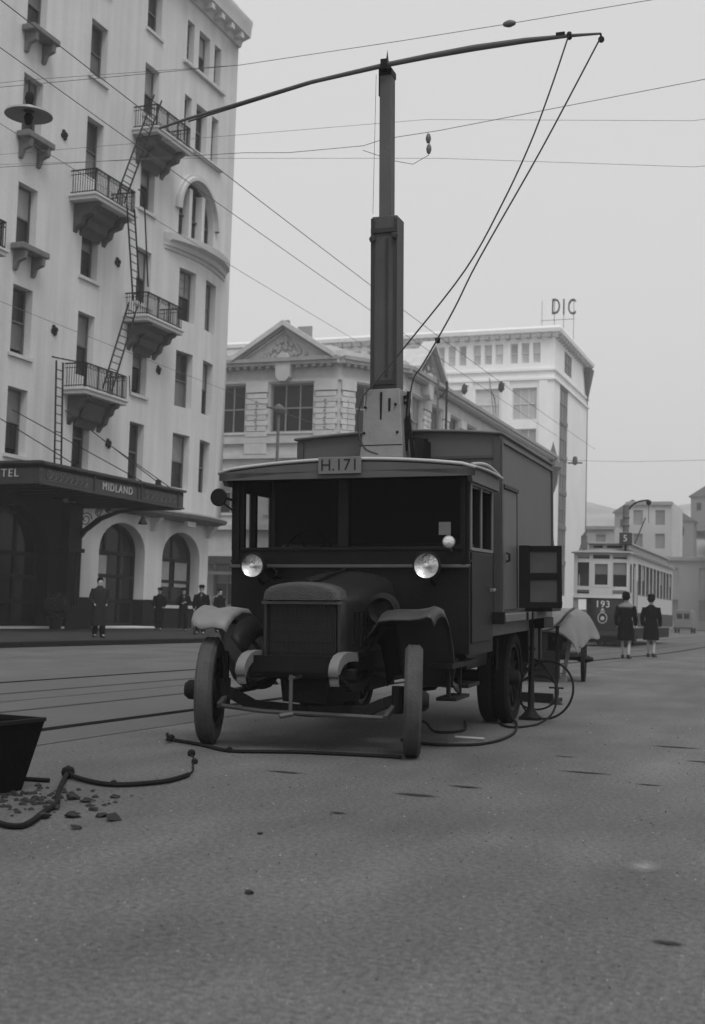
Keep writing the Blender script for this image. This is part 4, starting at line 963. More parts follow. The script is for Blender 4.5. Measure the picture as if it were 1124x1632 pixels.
for pts in ([(1.70,6.21), (1.53,5.72), (1.347,5.25), (1.09,4.72), (.75,4.14), (.189,3.445), (-.1,3.12), (-.215,2.99), (-.26,2.75), (-.20,2.53), (-.06,2.46)],
            [(1.982,6.15), (1.45,5.19), (.878,4.23), (.64,3.774), (.371,3.287), (.269,3.13), (.22,2.8)]):
    mb = MB(); mb.tube(smooth([(x, 2.03 if z < 3.6 else 2.08, z) for x, z in pts], 5), .0075, 6); tb(mb, 'rope', mat('tarred_rope', .04, .9, .3, 20), bm_)
mb = MB(); mb.lathe([(0,-.03),(.022,-.02),(.026,.02),(0,.03)], (.49, 2.08, 3.50), 'z', 8); tb(mb, 'pulley_block', IRON, bm_)
mb = MB(); mb.box(-.6, 1.85, 2.30, -.55, 2.4, 2.34); mb.box(.3, 1.98, 2.3, .34, 2.42, 2.6); tb(mb, 'stay_bracket', IRON, m0)

# jack under the deck
jk = thing('screw_jack', 'tall black screw jack standing between deck and roadway by the rear wheel', 'jack', (-2.887, 12.84, 0))
mb = MB(); mb.lathe([(0, 0), (.11, 0), (.11, .03), (.07, .07), (.035, .12), (.03, .5), (.022, .52), (.022, .98)], (-2.887, 12.84, 0), 'z', 14); mb.build('post', IRON, jk)
mb = MB(); mb.box(-2.99, 12.74, .0, -2.79, 12.94, .035); mb.build('foot', WOODD, jk, bevel=.01)
mb = MB(); mb.tube([(-2.98, 12.8, .52), (-2.80, 12.87, .52)], .012, 6); mb.build('handle', IRON, jk)
# second jack bar behind
jk = thing('prop_post', 'slim black iron prop upright behind the jack beside the cart', 'prop', (-3.13, 15.3, 0))
mb = MB(); mb.lathe([(0, 0), (.09, 0), (.03, .06), (.022, .08), (.022, .93), (.035, .95), (0, .97)], (-3.13, 15.3, 0), 'z', 10); mb.build('post', IRON, jk)
mb = MB(); mb.tube([(-3.22, 15.3, .2), (-3.04, 15.3, .2)], .012, 6); mb.build('cross_pin', IRON, jk)

# ------------------------------------------------------------------ cables and hoses
CABM = mat('black_cable', .010, .7, .3, 20, spec=.1)
def smooth(pts, n=8):
    out = []; P = [Vector(p) for p in pts]
    for i in range(len(P)-1):
        p0, p1, p2, p3 = P[max(i-1,0)], P[i], P[i+1], P[min(i+2, len(P)-1)]
        for k in range(n):
            t = k/n; out.append(.5*((2*p1) + (p2-p0)*t + (2*p0-5*p1+4*p2-p3)*t*t + (3*p1-p0-3*p2+p3)*t**3))
    return out + [P[-1]]
def cable(pts, r, label, extra=None, m=None, nm='cable'):
    mb = MB(); mb.tube(smooth(pts), r, 7)
    if extra: extra(mb)
    o = mb.build(nm, m or CABM); return tag(o, label, 'cable')
def knot(mb, x, y, z, r): mb.lathe([(0,-r), (r*.8,-r*.6), (r, 0), (r*.8, r*.6), (0, r)], (x, y, z), 'z', 8)
cable([(-4.87,8.80,.05),(-4.80,8.74,.02),(-4.55,8.64,.014),(-4.377,8.527,.014),(-4.096,8.34,.014),(-3.85,8.45,.014),(-3.628,8.57,.014),(-3.2,8.67,.014),(-2.901,8.714,.014)], .014,
      'black cable lying across the road in front of the front wheels', lambda m: (knot(m, -4.80, 8.74, .03, .03), knot(m, -4.096, 8.34, .02, .026), m.tube([(-4.80,8.74,.02),(-4.76,8.6,.03)], .012, 6)))
cable([(-4.303,6.571,.035),(-4.2,6.50,.02),(-3.956,6.383,.016),(-3.81,6.417,.016),(-3.693,6.648,.016),(-3.70,6.9,.016),(-3.728,7.024,.014)], .015,
      'thick black hose curving from the junction lump towards the truck', lambda m: (knot(m, -4.303, 6.571, .035, .042), knot(m, -3.88, 6.40, .02, .022)))
cable([(-3.728,7.03,.01),(-3.83,7.28,.008),(-3.938,7.476,.008),(-4.1,7.8,.008),(-4.227,7.999,.012)], .006, 'thin wire linking the hose end to the small lumps near the wheel',
      lambda m: (knot(m, -4.227, 7.999, .02, .03), knot(m, -4.0, 7.62, .015, .024)))
cable([(-4.30,6.56,.03),(-4.10,6.2,.02),(-3.92,5.9,.016),(-3.753,5.639,.016),(-3.64,5.36,.016),(-3.534,5.109,.016),(-3.51,4.98,.016),(-3.60,4.98,.016),(-3.72,5.07,.016),(-3.95,5.3,.016)], .015,
      'black hose looping from the junction lump past the dark metal bin')
cable([(-4.62,6.30,.012),(-4.431,6.321,.012),(-4.28,6.345,.012)], .014, 'short black cable stub lying behind the dark metal bin')
# hoops by the jack
def hoop(c, rx, rz_, a0, a1, tilt=.3, n=26): return [(c[0]+rx*math.cos(a), c[1]+tilt*rz_*math.sin(a), max(.014, c[2]+rz_*math.sin(a))) for a in lin(a0, a1, n)]
cable(hoop((-2.745,12.9,.31), .28, .29, 2.4, 2.4+2*math.pi, .4, 20) + [(-2.95,12.7,.45),(-3.0,13.2,.6)], .012, 'black cable hoop standing upright to the right of the jack')
cable(hoop((-2.86,13.0,.27), .22, .17, 2.0, 2.0+2*math.pi*1.6, .5, 24), .010, 'smaller flattened cable loop behind the jack')
cable([(-3.0,13.3,.62),(-2.80,13.0,.55),(-2.62,12.8,.35),(-2.60,12.6,.12),(-2.66,12.2,.02),(-2.78,11.7,.014),(-2.95,11.9,.014),(-3.07,12.35,.014)], .011, 'black cable dropping from the cart and curling beside the rear wheel')
cable([(-3.0,12.45,.03),(-2.86,12.1,.02),(-2.72,11.5,.014),(-2.633,11.0,.014),(-2.60,10.4,.014),(-2.66,9.98,.014),(-2.80,9.80,.014),(-3.0,9.72,.014),(-3.3,9.9,.014)], .012, 'black cable trailing under the cab step from rear wheel to front wheel')
cable([(-3.35,12.0,.014),(-3.2,11.5,.014),(-3.1,11.0,.016),(-3.25,10.7,.02),(-3.5,11.2,.05),(-3.7,11.6,.03)], .012, 'black cable in the shadow beneath the truck')
mb = MB(); mb.tube([(-2.95, 10.25, .03), (-2.72, 10.35, .02)], .013, 8); tag(mb.build('steel_bar', mat('bright_bar', .25, .4, .2, 8)), 'short pale steel bar lying beside the front wheel', 'bar')
mb = MB(); mb.box(-3.70, 15.5, .0, -3.18, 15.95, .05); mb.box(-3.70, 15.46, .0, -3.2, 15.5, .12); tag(mb.build('timber_plank', WOODD, bevel=.01), 'dark plank lying on the road below the cable hoops', 'plank')

# ------------------------------------------------------------------ covered cart behind the truck
ct = thing('engine_cart', 'two-wheeled engine cart under a pale tarpaulin behind the truck', 'cart', (-4.5, 21.3, 0))
def cwheel(x, y, r, rot):
    s = MB(); s.lathe([(r-.05, -.02), (r, -.03), (r, .03), (r-.05, .02), (r-.05, -.02)], (0, 0, 0), 'x', 30)
    for k in range(12): a = 2*math.pi*k/12; s.bar((0, .04*math.cos(a), .04*math.sin(a)), (0, (r-.03)*math.cos(a), (r-.03)*math.sin(a)), .025, .04, up=(1,0,0))
    s.lathe([(0,-.12),(.03,-.12),(.06,-.05),(.06,.06),(.03,.16),(0,.16)], (0,0,0), 'x', 12)
    M_ = Matrix.Translation((x, y, r)) @ Matrix.Rotation(rot, 4, 'Z'); return s.build('wheel', WOODD, ct, M=M_)
cwheel(-3.86, 21.25, .375, .12); cwheel(-5.3, 21.35, .375, .12)
mb = MB(); mb.box(-5.15, 20.6, .38, -4.1, 22.6, .46); mb.tube([(-5.3, 21.3, .375), (-3.86, 21.25, .375)], .03, 8); mb.build('frame', IRON, ct)
mb = MB(); mb.box(-5.1, 20.75, .46, -4.35, 22.4, .95); mb.build('engine_housing', RUST, ct, bevel=.02)
eg = MB()
eg.lathe([(.16,-.1),(.17,-.08),(.17,.1),(0,.12)], (-4.30, 20.75, .62), 'y', 16); eg.box(-4.62, 20.4, .05, -4.15, 20.7, .5); eg.box(-4.75, 20.5, .5, -4.32, 20.72, .82)
eg.lathe([(0,-.14),(.08,-.12),(.08,.12),(0,.14)], (-4.16, 20.7, .74), 'x', 12); eg.tube([(-4.2,20.6,.55),(-4.1,20.6,.7),(-4.12,20.6,.85)], .03, 8); eg.tube([(-4.6,20.45,.1),(-4.4,20.3,.35),(-4.25,20.45,.2)], .025, 8)
eg.box(-4.9, 20.5, .1, -4.7, 20.7, .9); eg.build('engine', RUST, ct, bevel=.01)
mb = MB(); mb.bar((-4.03, 20.9, .70), (-4.13, 20.9, .06), .06, .05); mb.tube([(-4.45, 20.9, .14), (-4.12, 20.9, .13)], .012, 6); mb.box(-4.19, 20.83, 0, -4.07, 20.97, .09); mb.build('prop_leg', mat('pale_timber', .22, .8, .3, 5), ct)
# tarpaulin draped with folds and a hanging corner
rows = []
prof = [(-5.25, .72), (-5.22, .98), (-5.0, 1.17), (-4.7, 1.21), (-4.4, 1.20), (-4.12, 1.23), (-3.98, 1.10), (-3.9, .92), (-3.84, .78), (-3.80, .70)]
for j, y in enumerate(lin(20.55, 22.55, 9)):
    r_ = []
    for i, (x, z) in enumerate(prof):
        w = math.sin(i*1.9+j*1.3)*.025; drop = 0
        if i >= 6: drop = -.16*math.exp(-((j-1.0)/1.3)**2)*(i-5)/4
        if i <= 2: drop = -.05*math.sin(j*1.7)
        r_.append((x + w*(1.3 if i in (0,9) else .6), y + .02*math.sin(i*2.3), z + drop + .02*math.sin(j*2.1+i)))
    rows.append(r_)
front = [(x + .02*math.sin(i), 20.50 - .03*(i % 3), max(.42, z - (.42 if i in (4, 5, 6) else .30 if i in (7, 8) else .25 if i < 3 else .32 + .04*(i % 2)))) for i, (x, z) in enumerate(prof)]
rows = [front] + rows
tp_ = MB().grid(rows).build('tarpaulin', TARP, ct, solid=.012, sharp=80); sb_ = tp_.modifiers.new('smooth', 'SUBSURF'); sb_.levels = 1; sb_.render_levels = 1
mb = MB(); mb.tube(smooth([(-4.55, 20.50, .82), (-4.3, 20.47, .86), (-4.12, 20.46, .98), (-4.0, 20.48, 1.13), (-3.97, 20.9, 1.22)]), .022, 6); mb.build('tie_rope', mat('tarred_rope', .04), ct)
mb = MB(); mb.box(-4.85, 20.62, 1.21, -4.25, 21.1, 1.33); mb.build('folded_sheet', TARP, ct, bevel=.03)

ct.location.x -= .03
# ------------------------------------------------------------------ tram
YT, YE, XL, XR = 48.5, 62.5, -9.33, -7.2
XD = -7.2
tram = thing('tram', 'pale-topped electric tram with dark dash numbered 193', 'tram', (-8.26, 55, 0))
fT = lambda u, z, d: (u, YT + d + .10*((u+8.26)/1.06)**4, z)
fTs = lambda u, z, d: (XD - d, u, z)
W3 = [(-9.21, -8.69), (-8.60, -7.92), (-7.84, -7.27)]
mb = MB(); hs = []
for a, b in W3: hs += [(a, b, 3.35, 3.54), (a, b, 2.28, 3.26)]
hs += [(W3[0][0], W3[0][1], 2.0, 2.19), (W3[2][0], W3[2][1], 2.0, 2.19)]
wall(mb, fT, XL, XR, 1.88, 3.62, hs, .07, ustep=.3); tf = mb.build('front_end', TRAMW, tram)
for i, (a, b) in enumerate(W3):
    window(tram, fT, a, b, 3.35, 3.54, .05, cols=1, rows=1, sill=False, m=TRAMW, fr=.02)
    window(tram, fT, a, b, 2.28, 3.26, .05, cols=1, rows=1, sill=False, m=TRAMW, fr=.09 if i == 1 else .03)
for i in (0, 2): window(tram, fT, *W3[i], 2.0, 2.19, .05, cols=1, rows=1, sill=False, m=TRAMW, fr=.02)
mb = MB()
for k in range(5): x = -9.12 + k*.085; mb.bar((x, YT+.12, 2.3), (x, YT+.12, 2.9+.04*(k % 2)), .022)
mb.build('gate_bar', TRAMW, tram)
mb = MB(); rows = []
for z, o in ((1.86, .0), (1.5, .06), (1.0, .10), (.62, .08)): rows.append([(u, YT - o + .30*((u+8.02)/.78)**4*.5, z) for u in lin(-8.80, -7.24, 10)])
rows2 = [[(p[0], p[1]+.08, p[2]) for p in r_] for r_ in rows[::-1]]
mb.grid(rows + rows2 + [rows[0]]); ds = mb.build('dash', TRAMD, tram, sharp=60)
mb = MB(); mb.box(-9.33, YT+.02, .62, -8.81, YT+.09, 1.86); mb.build('gate_panel', mat('tram_gate_grey', .22), tram)
MB().box(-9.12, YT-.02, 1.40, -8.82, YT+.018, 1.80).build('notice', mat('white_notice', .75, .7, .05, 4), tram)
mb = MB(); mb.box(-9.34, YT-.05, 1.86, -7.18, YT+.04, 1.90); mb.build('dash_rail', TRAMW, tram)
text_mb('193', .36, frame3((-8.17, YT-.075, 1.62), (1,0,0), (0,0,1), (0,-1,0)), .01, 1.1).build('numeral', mat('number_gilt', .65), ds)
mb = MB(); mb.tube([(-8.17+.17*math.cos(q), YT-.115, 1.10+.2*math.sin(q)) for q in lin(0, 2*math.pi, 20)], .018, 6, False)
mb.lathe([(0,-.03),(.07,-.02),(.08,.0)], (-8.17, YT-.11, 1.08), 'y', 14); mb.tube([(-8.26, YT-.11, 1.36), (-8.17, YT-.11, 1.30), (-8.08, YT-.11, 1.36)], .018, 5); mb.lathe([(0,-.03),(.05,-.02),(.06,0)], (-8.17, YT-.11, 1.41), 'y', 10)
mb.build('crest', mat('crest_gilt', .40), ds)
mb = MB(); mb.box(-8.85, YT-.10, .42, -7.2, YT+.1, .60); mb.build('bumper', mat('tram_bumper', .03), tram, bevel=.02)
mb = MB(); mb.box(-8.9, YT+.0, .16, -7.3, YT+.3, .40)
for k in range(6): mb.box(-8.85, YT-.12+.02*k, .12+.05*k, -7.3, YT-.10+.02*k, .14+.05*k)
mb.build('lifeguard', IRON, tram)
# side: corner vestibule, then windows
sw = [(48.75, 49.15), (49.55, 50.3)] + [(50.9+1.15*i, 51.75+1.15*i) for i in range(10)]
mb = MB(); wall(mb, fTs, YT+.08, YE, .75, 3.62, [(48.75, 49.15, 2.1, 3.2), (49.55, 50.3, .8, 3.25)] + [(a, b, 2.05, 3.3) for a, b in sw[2:]], .08)
mb.build('side', TRAMW, tram)
mb = MB(); wall(mb, lambda u, z, d: (XL + d, u, z), YT+.08, YE, .75, 3.62, [(a, b, 2.05, 3.3) for a, b in sw], .08); mb.build('side', TRAMW, tram)
for a, b in [sw[0]] + sw[2:]:
    window(tram, fTs, a, b, 2.1 if a < 49 else 2.05, 3.2 if a < 49 else 3.3, .05, cols=1, rows=1, sill=False, m=mat('tram_varnished_sash', .10), fr=.05)
mb = MB(); mb.box(XD-.9, 49.55, .78, XD-.55, 50.3, .82); mb.build('entry_floor', WOODD, tram)
for y in (49.5, 50.36): MB().tube([(XD+.05, y, .9), (XD+.05, y, 2.6)], .022, 6).build('grab_rail', CHROME, tram)
mb = MB(); mb.box(XD+.005, 50.9, .80, XD+.03, YE, 1.35); mb.build('rocker_panel', TRAMD, tram)
mb = MB(); mb.box(XD-.0, 49.5, .38, XD+.22, 50.35, .42); mb.build('step', IRON, tram)
mb = MB(); mb.box(XL+.1, 50.8, .30, XD-.1, YE-.3, .74)
for y in (51.8, 53.2, 58.2, 59.6):
    for x in (-8.87, -7.65): mb.lathe([(0,-.05),(.36,-.05),(.36,.05),(0,.05)], (x, y, .36), 'x', 20)
mb.build('truck_gear', IRON, tram)
mb = MB(); mb.box(XL+.1, YE-.05, .75, XD-.1, YE, 3.6); mb.box(XL+.1, YT+.6, .72, XD-.09, YE-.06, .78); mb.build('rear_bulkhead', TRAMD, tram)
rows = []
for y, e in ((YT-.12, .0), (YT+.1, .06), (YT+.6, .16), (YT+1.5, .2), (YE-.6, .2), (YE, .05)):
    k = 1 if e > 0 else .9; rows.append([(-8.265 + 1.17*math.cos(a)*(1 if e > .05 else .97), y, 3.60 + e*math.sin(a)**.8) for a in lin(math.pi-.001, .001, 14)])
mb = MB(); mb.grid(rows); mb.build('roof', mat('tram_roof', .20, .8, .2, 2), tram, solid=.04, sharp=60)
mb = MB(); mb.box(XL-.07, YT-.1, 3.57, XD+.10, YT-.03, 3.64); mb.box(XD+.06, YT-.03, 3.56, XD+.10, YE, 3.64); mb.build('cant_rail', TRAMW, tram)
mb = MB(); mb.box(-8.90, YT+.9, 3.78, -7.35, YE-.8, 3.98); mb.box(-8.98, YT+.8, 3.98, -7.28, YE-.7, 4.07); cl_ = mb.build('clerestory', mat('clerestory_paint', .32), tram, bevel=.02)
for a, b in ((-8.72, -8.36), (-8.20, -7.6)): MB().box(a, YT+.89, 3.84, b, YT+.899, 3.93).build('ventilator', WOODD, cl_)
mb = MB(); mb.box(-7.62, YT+.2, 3.93, -7.16, YT+.5, 4.40); rb = mb.build('route_box', mat('route_box_dark', .045), tram, bevel=.02)
mb = MB(); mb.bar((-7.4, YT+.35, 3.7), (-7.4, YT+.35, 3.94), .08); mb.build('bracket', IRON, rb)
text_mb('5', .36, frame3((-7.39, YT+.19, 4.17), (1,0,0), (0,0,1), (0,-1,0)), .005).build('numeral', mat('white_numeral', .6), rb)
mb = MB(); mb.box(-9.15, YT+.5, 3.75, -8.95, YT+.8, 4.3); mb.bar((-9.05, YT+.5, 4.3), (-8.9, YT+.5, 4.5), .08); mb.bar((-9.2, YT+.5, 3.7), (-9.0, YT+.5, 4.4), .05); mb.build('roof_fitting', mat('weathered_grey', .14), tram)
mb = MB(); mb.tube([(-8.2, 56, 4.1), (-8.25, 60.5, 5.9)], .03, 6); mb.build('trolley_pole', IRON, tram)
for x, z0 in ((-8.4, 2.28), (-8.08, 2.28)):
    pass

# ------------------------------------------------------------------ poles, wires
def pole(loc, h, label, build, name='traction_pole', cat='pole'):
    t = thing(name, label, cat, loc); mb = MB(); x, y, _ = loc
    mb.lathe([(.16, 0), (.16, .9), (.11, 1.0), (.10, h*.5), (.085, h*.52), (.07, h), (0, h+.02)], (x, y, 0), 'z', 12); mb.build('shaft', mat('pole_paint', .11, .6, .3, 4), t); build(t, x, y, h); return t
def b1(t, x, y, h):
    mb = MB()
    for k in range(6): mb.lathe([(.16,0),(.19,.05),(.19,.12),(.16,.16)], (x, y, 4.2+k*.42), 'z', 12)
    mb.lathe([(.16, 3.0), (.16, 7.0), (.12, 7.05)], (x, y, 0), 'z', 12); mb.build('collar', mat('pole_band', .12), t)
    mb = MB(); mb.tube(smooth([(x+.1, y, 6.75), (x+.35, y, 7.05), (x+.7, y, 7.22), (x+1.15, y, 7.28)]), .05, 6); mb.lathe([(0,.15),(.12,.1),(.14,0),(.08,-.12),(0,-.15)], (x+1.15, y, 7.15), 'z', 10); mb.tube([(x+1.15,y,7.0),(x+1.16,y,6.1)], .015, 4); mb.build('bracket_arm', IRON, t)
pole((-9.99, 66, 0), 6.9, 'banded traction pole with curved bracket rising above the tram roof', b1)
def b2_(t, x, y, h):
    mb = MB(); mb.bar((x-.65, y, h-.05), (x+.5, y, h-.35), .09); mb.lathe([(0,.3),(.25,.15),(.3,0),(.2,-.2),(0,-.25)], (x, y, h-.2), 'z', 12); mb.build('cross_arm', mat('pole_paint_grey', .10), t)
pole((-25.5, 56, 0), 11.1, 'slender street pole with crossed arms in front of the pediment windows', b2_)
def b3_(t, x, y, h):
    mb = MB(); mb.tube([(x+.55, y, 11.5), (x+.55, y, 15.1)], .07, 6); mb.bar((x, y, 14.7), (x+.6, y, 14.4), .1); mb.bar((x, y, 14.0), (x+.6, y, 14.6), .07); mb.bar((x, y, 12.0), (x+.6, y, 12.0), .08); mb.build('transformer_frame', IRON, t)
pole((-22.25, 72, 0), 15.2, 'tall twin-post pole with braced head right of the mast', b3_)
def wire(pts, r, label, extra=None, sag=0, n=14):
    r *= .55
    P = []
    if len(pts) == 2:
        a, b = Vector(pts[0]), Vector(pts[1])
        for k in range(n+1): t = k/n; p = a.lerp(b, t); p.z -= sag*4*t*(1-t); P.append(p)
    else: P = pts
    mb = MB(); mb.tube(P, r, 5); 
    if extra: extra(mb)
    return tag(mb.build('overhead_wire', mat('wire_bronze', .10, .5, .2, 5), None), label, 'wire')
def ins(mb, p, r=.045, ax='x'): mb.lathe([(0,-r*2.0),(r*.6,-r*1.6),(r,-r*.4),(r,r*.4),(r*.6,r*1.6),(0,r*2.0)], p, ax, 10)
wire([(-26.5, 15.5, 9.6), (-7.6, 15, 8.50), (-5.255, 15, 8.52), (-3.812, 15, 8.545), (-2.26, 15, 8.585), (6, 15, 8.8), (16, 15, 9.1)], .008, 'highest span wire with a strain insulator above the boom', lambda m: ins(m, (-3.812, 15, 8.545), .045))
wire([(-26.5, 15, 8.2), (-7.5, 15, 7.25), (-6.82, 15, 7.18), (-5.74, 15, 7.16), (-5.46, 15, 7.22), (-4.71, 15, 7.25), (-1.54, 15, 7.50), (16, 15, 9.0)], .008, 'span wire crossing behind the upper mast section')
wire([(-5.75, 15, 7.10), (-5.3, 15, 6.91), (-5.05, 15, 6.84), (-4.84, 15, 6.94), (-4.82, 15, 7.0), (-4.86, 15, 7.25)], .008, 'short hanging wire with two globe insulators right of the mast', lambda m: (ins(m, (-4.84, 15, 7.02), .035, 'z'), ins(m, (-4.85, 15, 7.16), .035, 'z')))
wire([(-26.5, 18, 9.4), (-5.86, 18, 8.69), (-1.85, 18, 8.21), (15, 18, 8.6)], .006, 'faint upper cross wire right of the mast')
wire([(-26.5, 18.5, 9.2), (-13.8, 18, 8.78), (-10.0, 18, 8.50), (-5.64, 18, 8.05), (-1.84, 18, 7.53), (15, 18, 7.3)], .006, 'faint lower cross wire right of the mast')
for x, z, lb in ((-9.36, 7.8, 'long wire running along the street past the fourth-floor balcony'), (-13.2, 9.3, 'long wire running along the street across the hotel windows'), (-8.0, 7.3, 'contact wire along the street just left of the mast'), (-16.5, 7.6, 'lowest of the long wires crossing the hotel front')):
    wire([(x, 6, z), (x+.05, 45, z-.15)], .011, lb, sag=.15); 
wire([(-14, 60, 8.75), (-9, 60, 8.55), (-2, 60, 8.6)], .015, 'distant span wire with small hanging fitting beside the department store', lambda m: (m.lathe([(0,.25),(.1,.2),(.13,0),(.1,-.15),(0,-.2)], (-11.55, 60, 8.62), 'z', 10), m.box(-11.9, 59.95, 8.50, -11.2, 60.05, 8.56)))
wire([(-26.5, 14.6, 9.0), (-10.72, 14.55, 8.5), (-7.6, 15, 8.50)], .006, 'short wire carrying the hanging dish lamp to the hotel side')
# hanging street lamp
sl_ = thing('hanging_street_lamp', 'wide dark dish lamp hanging on a wire before the hotel front', 'street lamp', (-10.7, 14.55, 7.95))
mb = MB(); mb.lathe([(.05, .12), (.12, .08), (.33, .0), (.34, -.03), (.30, -.02), (.08, .04)], (-10.7, 14.55, 8.0), 'z', 24); mb.build('shade', mat('hazed_enamel', .30, .5, .2, 5), sl_)  # shade enamel made paler to paint in haze
mb = MB(); mb.tube([(-10.7, 14.55, 8.1), (-10.72, 14.55, 8.5)], .012, 6); mb.lathe([(0,.1),(.05,.08),(.07,0),(.05,-.08),(0,-.1)], (-10.7, 14.55, 8.22), 'z', 10); mb.lathe([(0,-.12),(.05,-.1),(.07,0),(.05,.04)], (-10.7, 14.55, 7.95), 'z', 10); mb.build('fitting', IRON, sl_)

# ------------------------------------------------------------------ dark bin and lumps, lower left
bn = thing('metal_bin', 'black tapered metal bin standing at the left edge of the roadway', 'bin', (-4.28, 5.82, 0))
def ring4(x0, x1, y0, y1, z): return [(x0,y0,z),(x1,y0,z),(x1,y1,z),(x0,y1,z)]
A = ring4(-4.42, -4.06, 5.66, 5.98, 0.0); Bq = ring4(-4.50, -3.985, 5.58, 6.06, .385); Cq = ring4(-4.47, -4.015, 5.61, 6.03, .385); Dq = ring4(-4.40, -4.09, 5.69, 5.95, .03)
mb = MB(); mb.grid([A, Bq, Cq, Dq], True); mb.add(A, [(0,1,2,3)]); mb.add(Dq, [(0,1,2,3)])
M_ = Matrix.Translation((-4.46, 5.86, 0)) @ Matrix.Rotation(R(-3), 4, 'Z') @ Matrix.Translation((4.28, -5.82, 0))
mb.build('box', mat('sooty_metal', .005, .8, .4, 8, .3, 40, spec=.05), bn, M=M_)
mb = MB(); 
for a, b in zip(Bq, Bq[1:]+Bq[:1]): mb.bar(Vector(a)+Vector((0,0,.008)), Vector(b)+Vector((0,0,.008)), .02)
mb.build('rim', IRON, bn, M=M_)
TARM = mat('tar_lump', .008, .7, .3, 20, .4, 60)
def lump(x, y, r, label, flat=.45):
    bm = bmesh.new()
    for q in range(16):
        v = Vector((random.gauss(0,1), random.gauss(0,1), random.gauss(0,1))).normalized() * random.uniform(.6, 1.05)*r*1.15
        bm.verts.new((x+v.x, y+v.y*1.15, max(0, r*flat*.6+v.z*flat*1.1)))
    h_ = bmesh.ops.convex_hull(bm, input=bm.verts); bmesh.ops.delete(bm, geom=[g for g in h_['geom_interior'] if isinstance(g, bmesh.types.BMVert)], context='VERTS')
    bm.verts.index_update(); mb = MB(); mb.add([tuple(v.co) for v in bm.verts], [tuple(v.index for v in f.verts) for f in bm.faces]); bm.free()
    return tag(mb.build('tar_lump', TARM, sharp=15), label, 'tar lump', 'lumps of tar scattered on the road')
for x, y, r, lb in ((-3.815,5.878,.045,'upper left of the two joined tar lumps beside the hose'), (-3.70,5.84,.036,'right one of the two joined tar lumps beside the hose'), (-3.52,5.62,.03,'single small lump right of the joined pair'),
        (-3.648,6.037,.028,'tar lump just below the thick hose'), (-3.483,5.391,.045,'largest lump beside the looping hose'), (-3.60,5.28,.05,'flat lump touching the looping hose'),
        (-3.276,5.43,.05,'wide broken lump farthest to the right of the cluster'), (-3.30,5.12,.03,'small lump nearest the camera'), (-3.70,5.55,.03,'little lump between the hose and the bin'), (-3.38,5.47,.035,'lump beside the wide broken one'),
        (-2.007,4.299,.022,'round black speck alone in the middle of the road'), (-2.494,5.435,.016,'tiny black speck on the road below the truck')):
    lump(x, y, r, lb)
gr = MB(); 
for k in range(150):
    a = random.gauss(0, 1); b = random.gauss(0, 1); x = -4.05 + .22*a; y = 5.72 + .28*b; r = random.uniform(.008, .026)
    gr.lathe([(0, r*.8), (r*.8, r*.4), (r, 0)], (x, y, 0), 'z', 5)
g_ = stuff(gr.build("spilled_grit", TARM))
tag(g_, 'dark grit spilled on the road around the foot of the black bin', 'grit')
# thin stains lying on the road
def patch(x, y, rx, ry, m, z=.004, seed=0, nm='road_stain'):
    random.seed(seed); n = 40; mb = MB(); mb.add([(x + rx*(1+.16*math.sin(3*6.28*k/n+seed)+.08*math.sin(5*6.28*k/n+seed*2))*math.cos(2*math.pi*k/n), y + ry*(1+.16*math.sin(2*6.28*k/n+seed)+.08*math.sin(7*6.28*k/n))*math.sin(2*math.pi*k/n), z) for k in range(n)], [tuple(range(n))])
    return struct(mb.build(nm, m))
def soft(name, g_, dens):
    m = bpy.data.materials.new(name); m.use_nodes = True; n = m.node_tree; L = n.links; b = n.nodes['Principled BSDF']; b.inputs['Base Color'].default_value = (g_,g_,g_,1); b.inputs['Roughness'].default_value = .8; b.inputs['Specular IOR Level'].default_value = .2
    tc = n.nodes.new('ShaderNodeTexCoord'); mp = n.nodes.new('ShaderNodeMapping'); mp.inputs['Location'].default_value = (-1,-1,0); mp.inputs['Scale'].default_value = (2,2,0)
    gr_ = n.nodes.new('ShaderNodeTexGradient'); gr_.gradient_type = 'SPHERICAL'; L.new(tc.outputs['Generated'], mp.inputs[0]); L.new(mp.outputs[0], gr_.inputs[0])
    nz = n.nodes.new('ShaderNodeTexNoise'); nz.inputs['Scale'].default_value = 25; nz.inputs['Detail'].default_value = 5; L.new(tc.outputs['Object'], nz.inputs[0])
    a = n.nodes.new('ShaderNodeMath'); a.operation = 'MULTIPLY'; L.new(gr_.outputs[1], a.inputs[0]); L.new(nz.outputs[0], a.inputs[1])
    c = n.nodes.new('ShaderNodeMath'); c.operation = 'MULTIPLY'; c.use_clamp = True; L.new(a.outputs[0], c.inputs[0]); c.inputs[1].default_value = dens
    L.new(c.outputs[0], b.inputs['Alpha']); return m
PT = soft('pale_road_patch', .22, 2.0); DT = soft('oily_stain', .02, 2.8)
patch(-.757, 5.559, .085, .18, PT, seed=1)
for i, (x, y, rx, ry) in enumerate(((-2.243,7.043,.15,.05), (-2.081,7.543,.12,.04), (-1.2,10.9,.22,.05), (-.9,9.9,.16,.04), (-1.6,8.7,.2,.05), (-1.1,8.3,.1,.03), (-3.3,7.55,.16,.04), (-.35,7.4,.12,.03), (-2.4,6.2,.05,.03), (-.5,4.3,.06,.03), (-1.9,9.6,.1,.03))):
    patch(x, y, rx, ry, DT, seed=10+i)

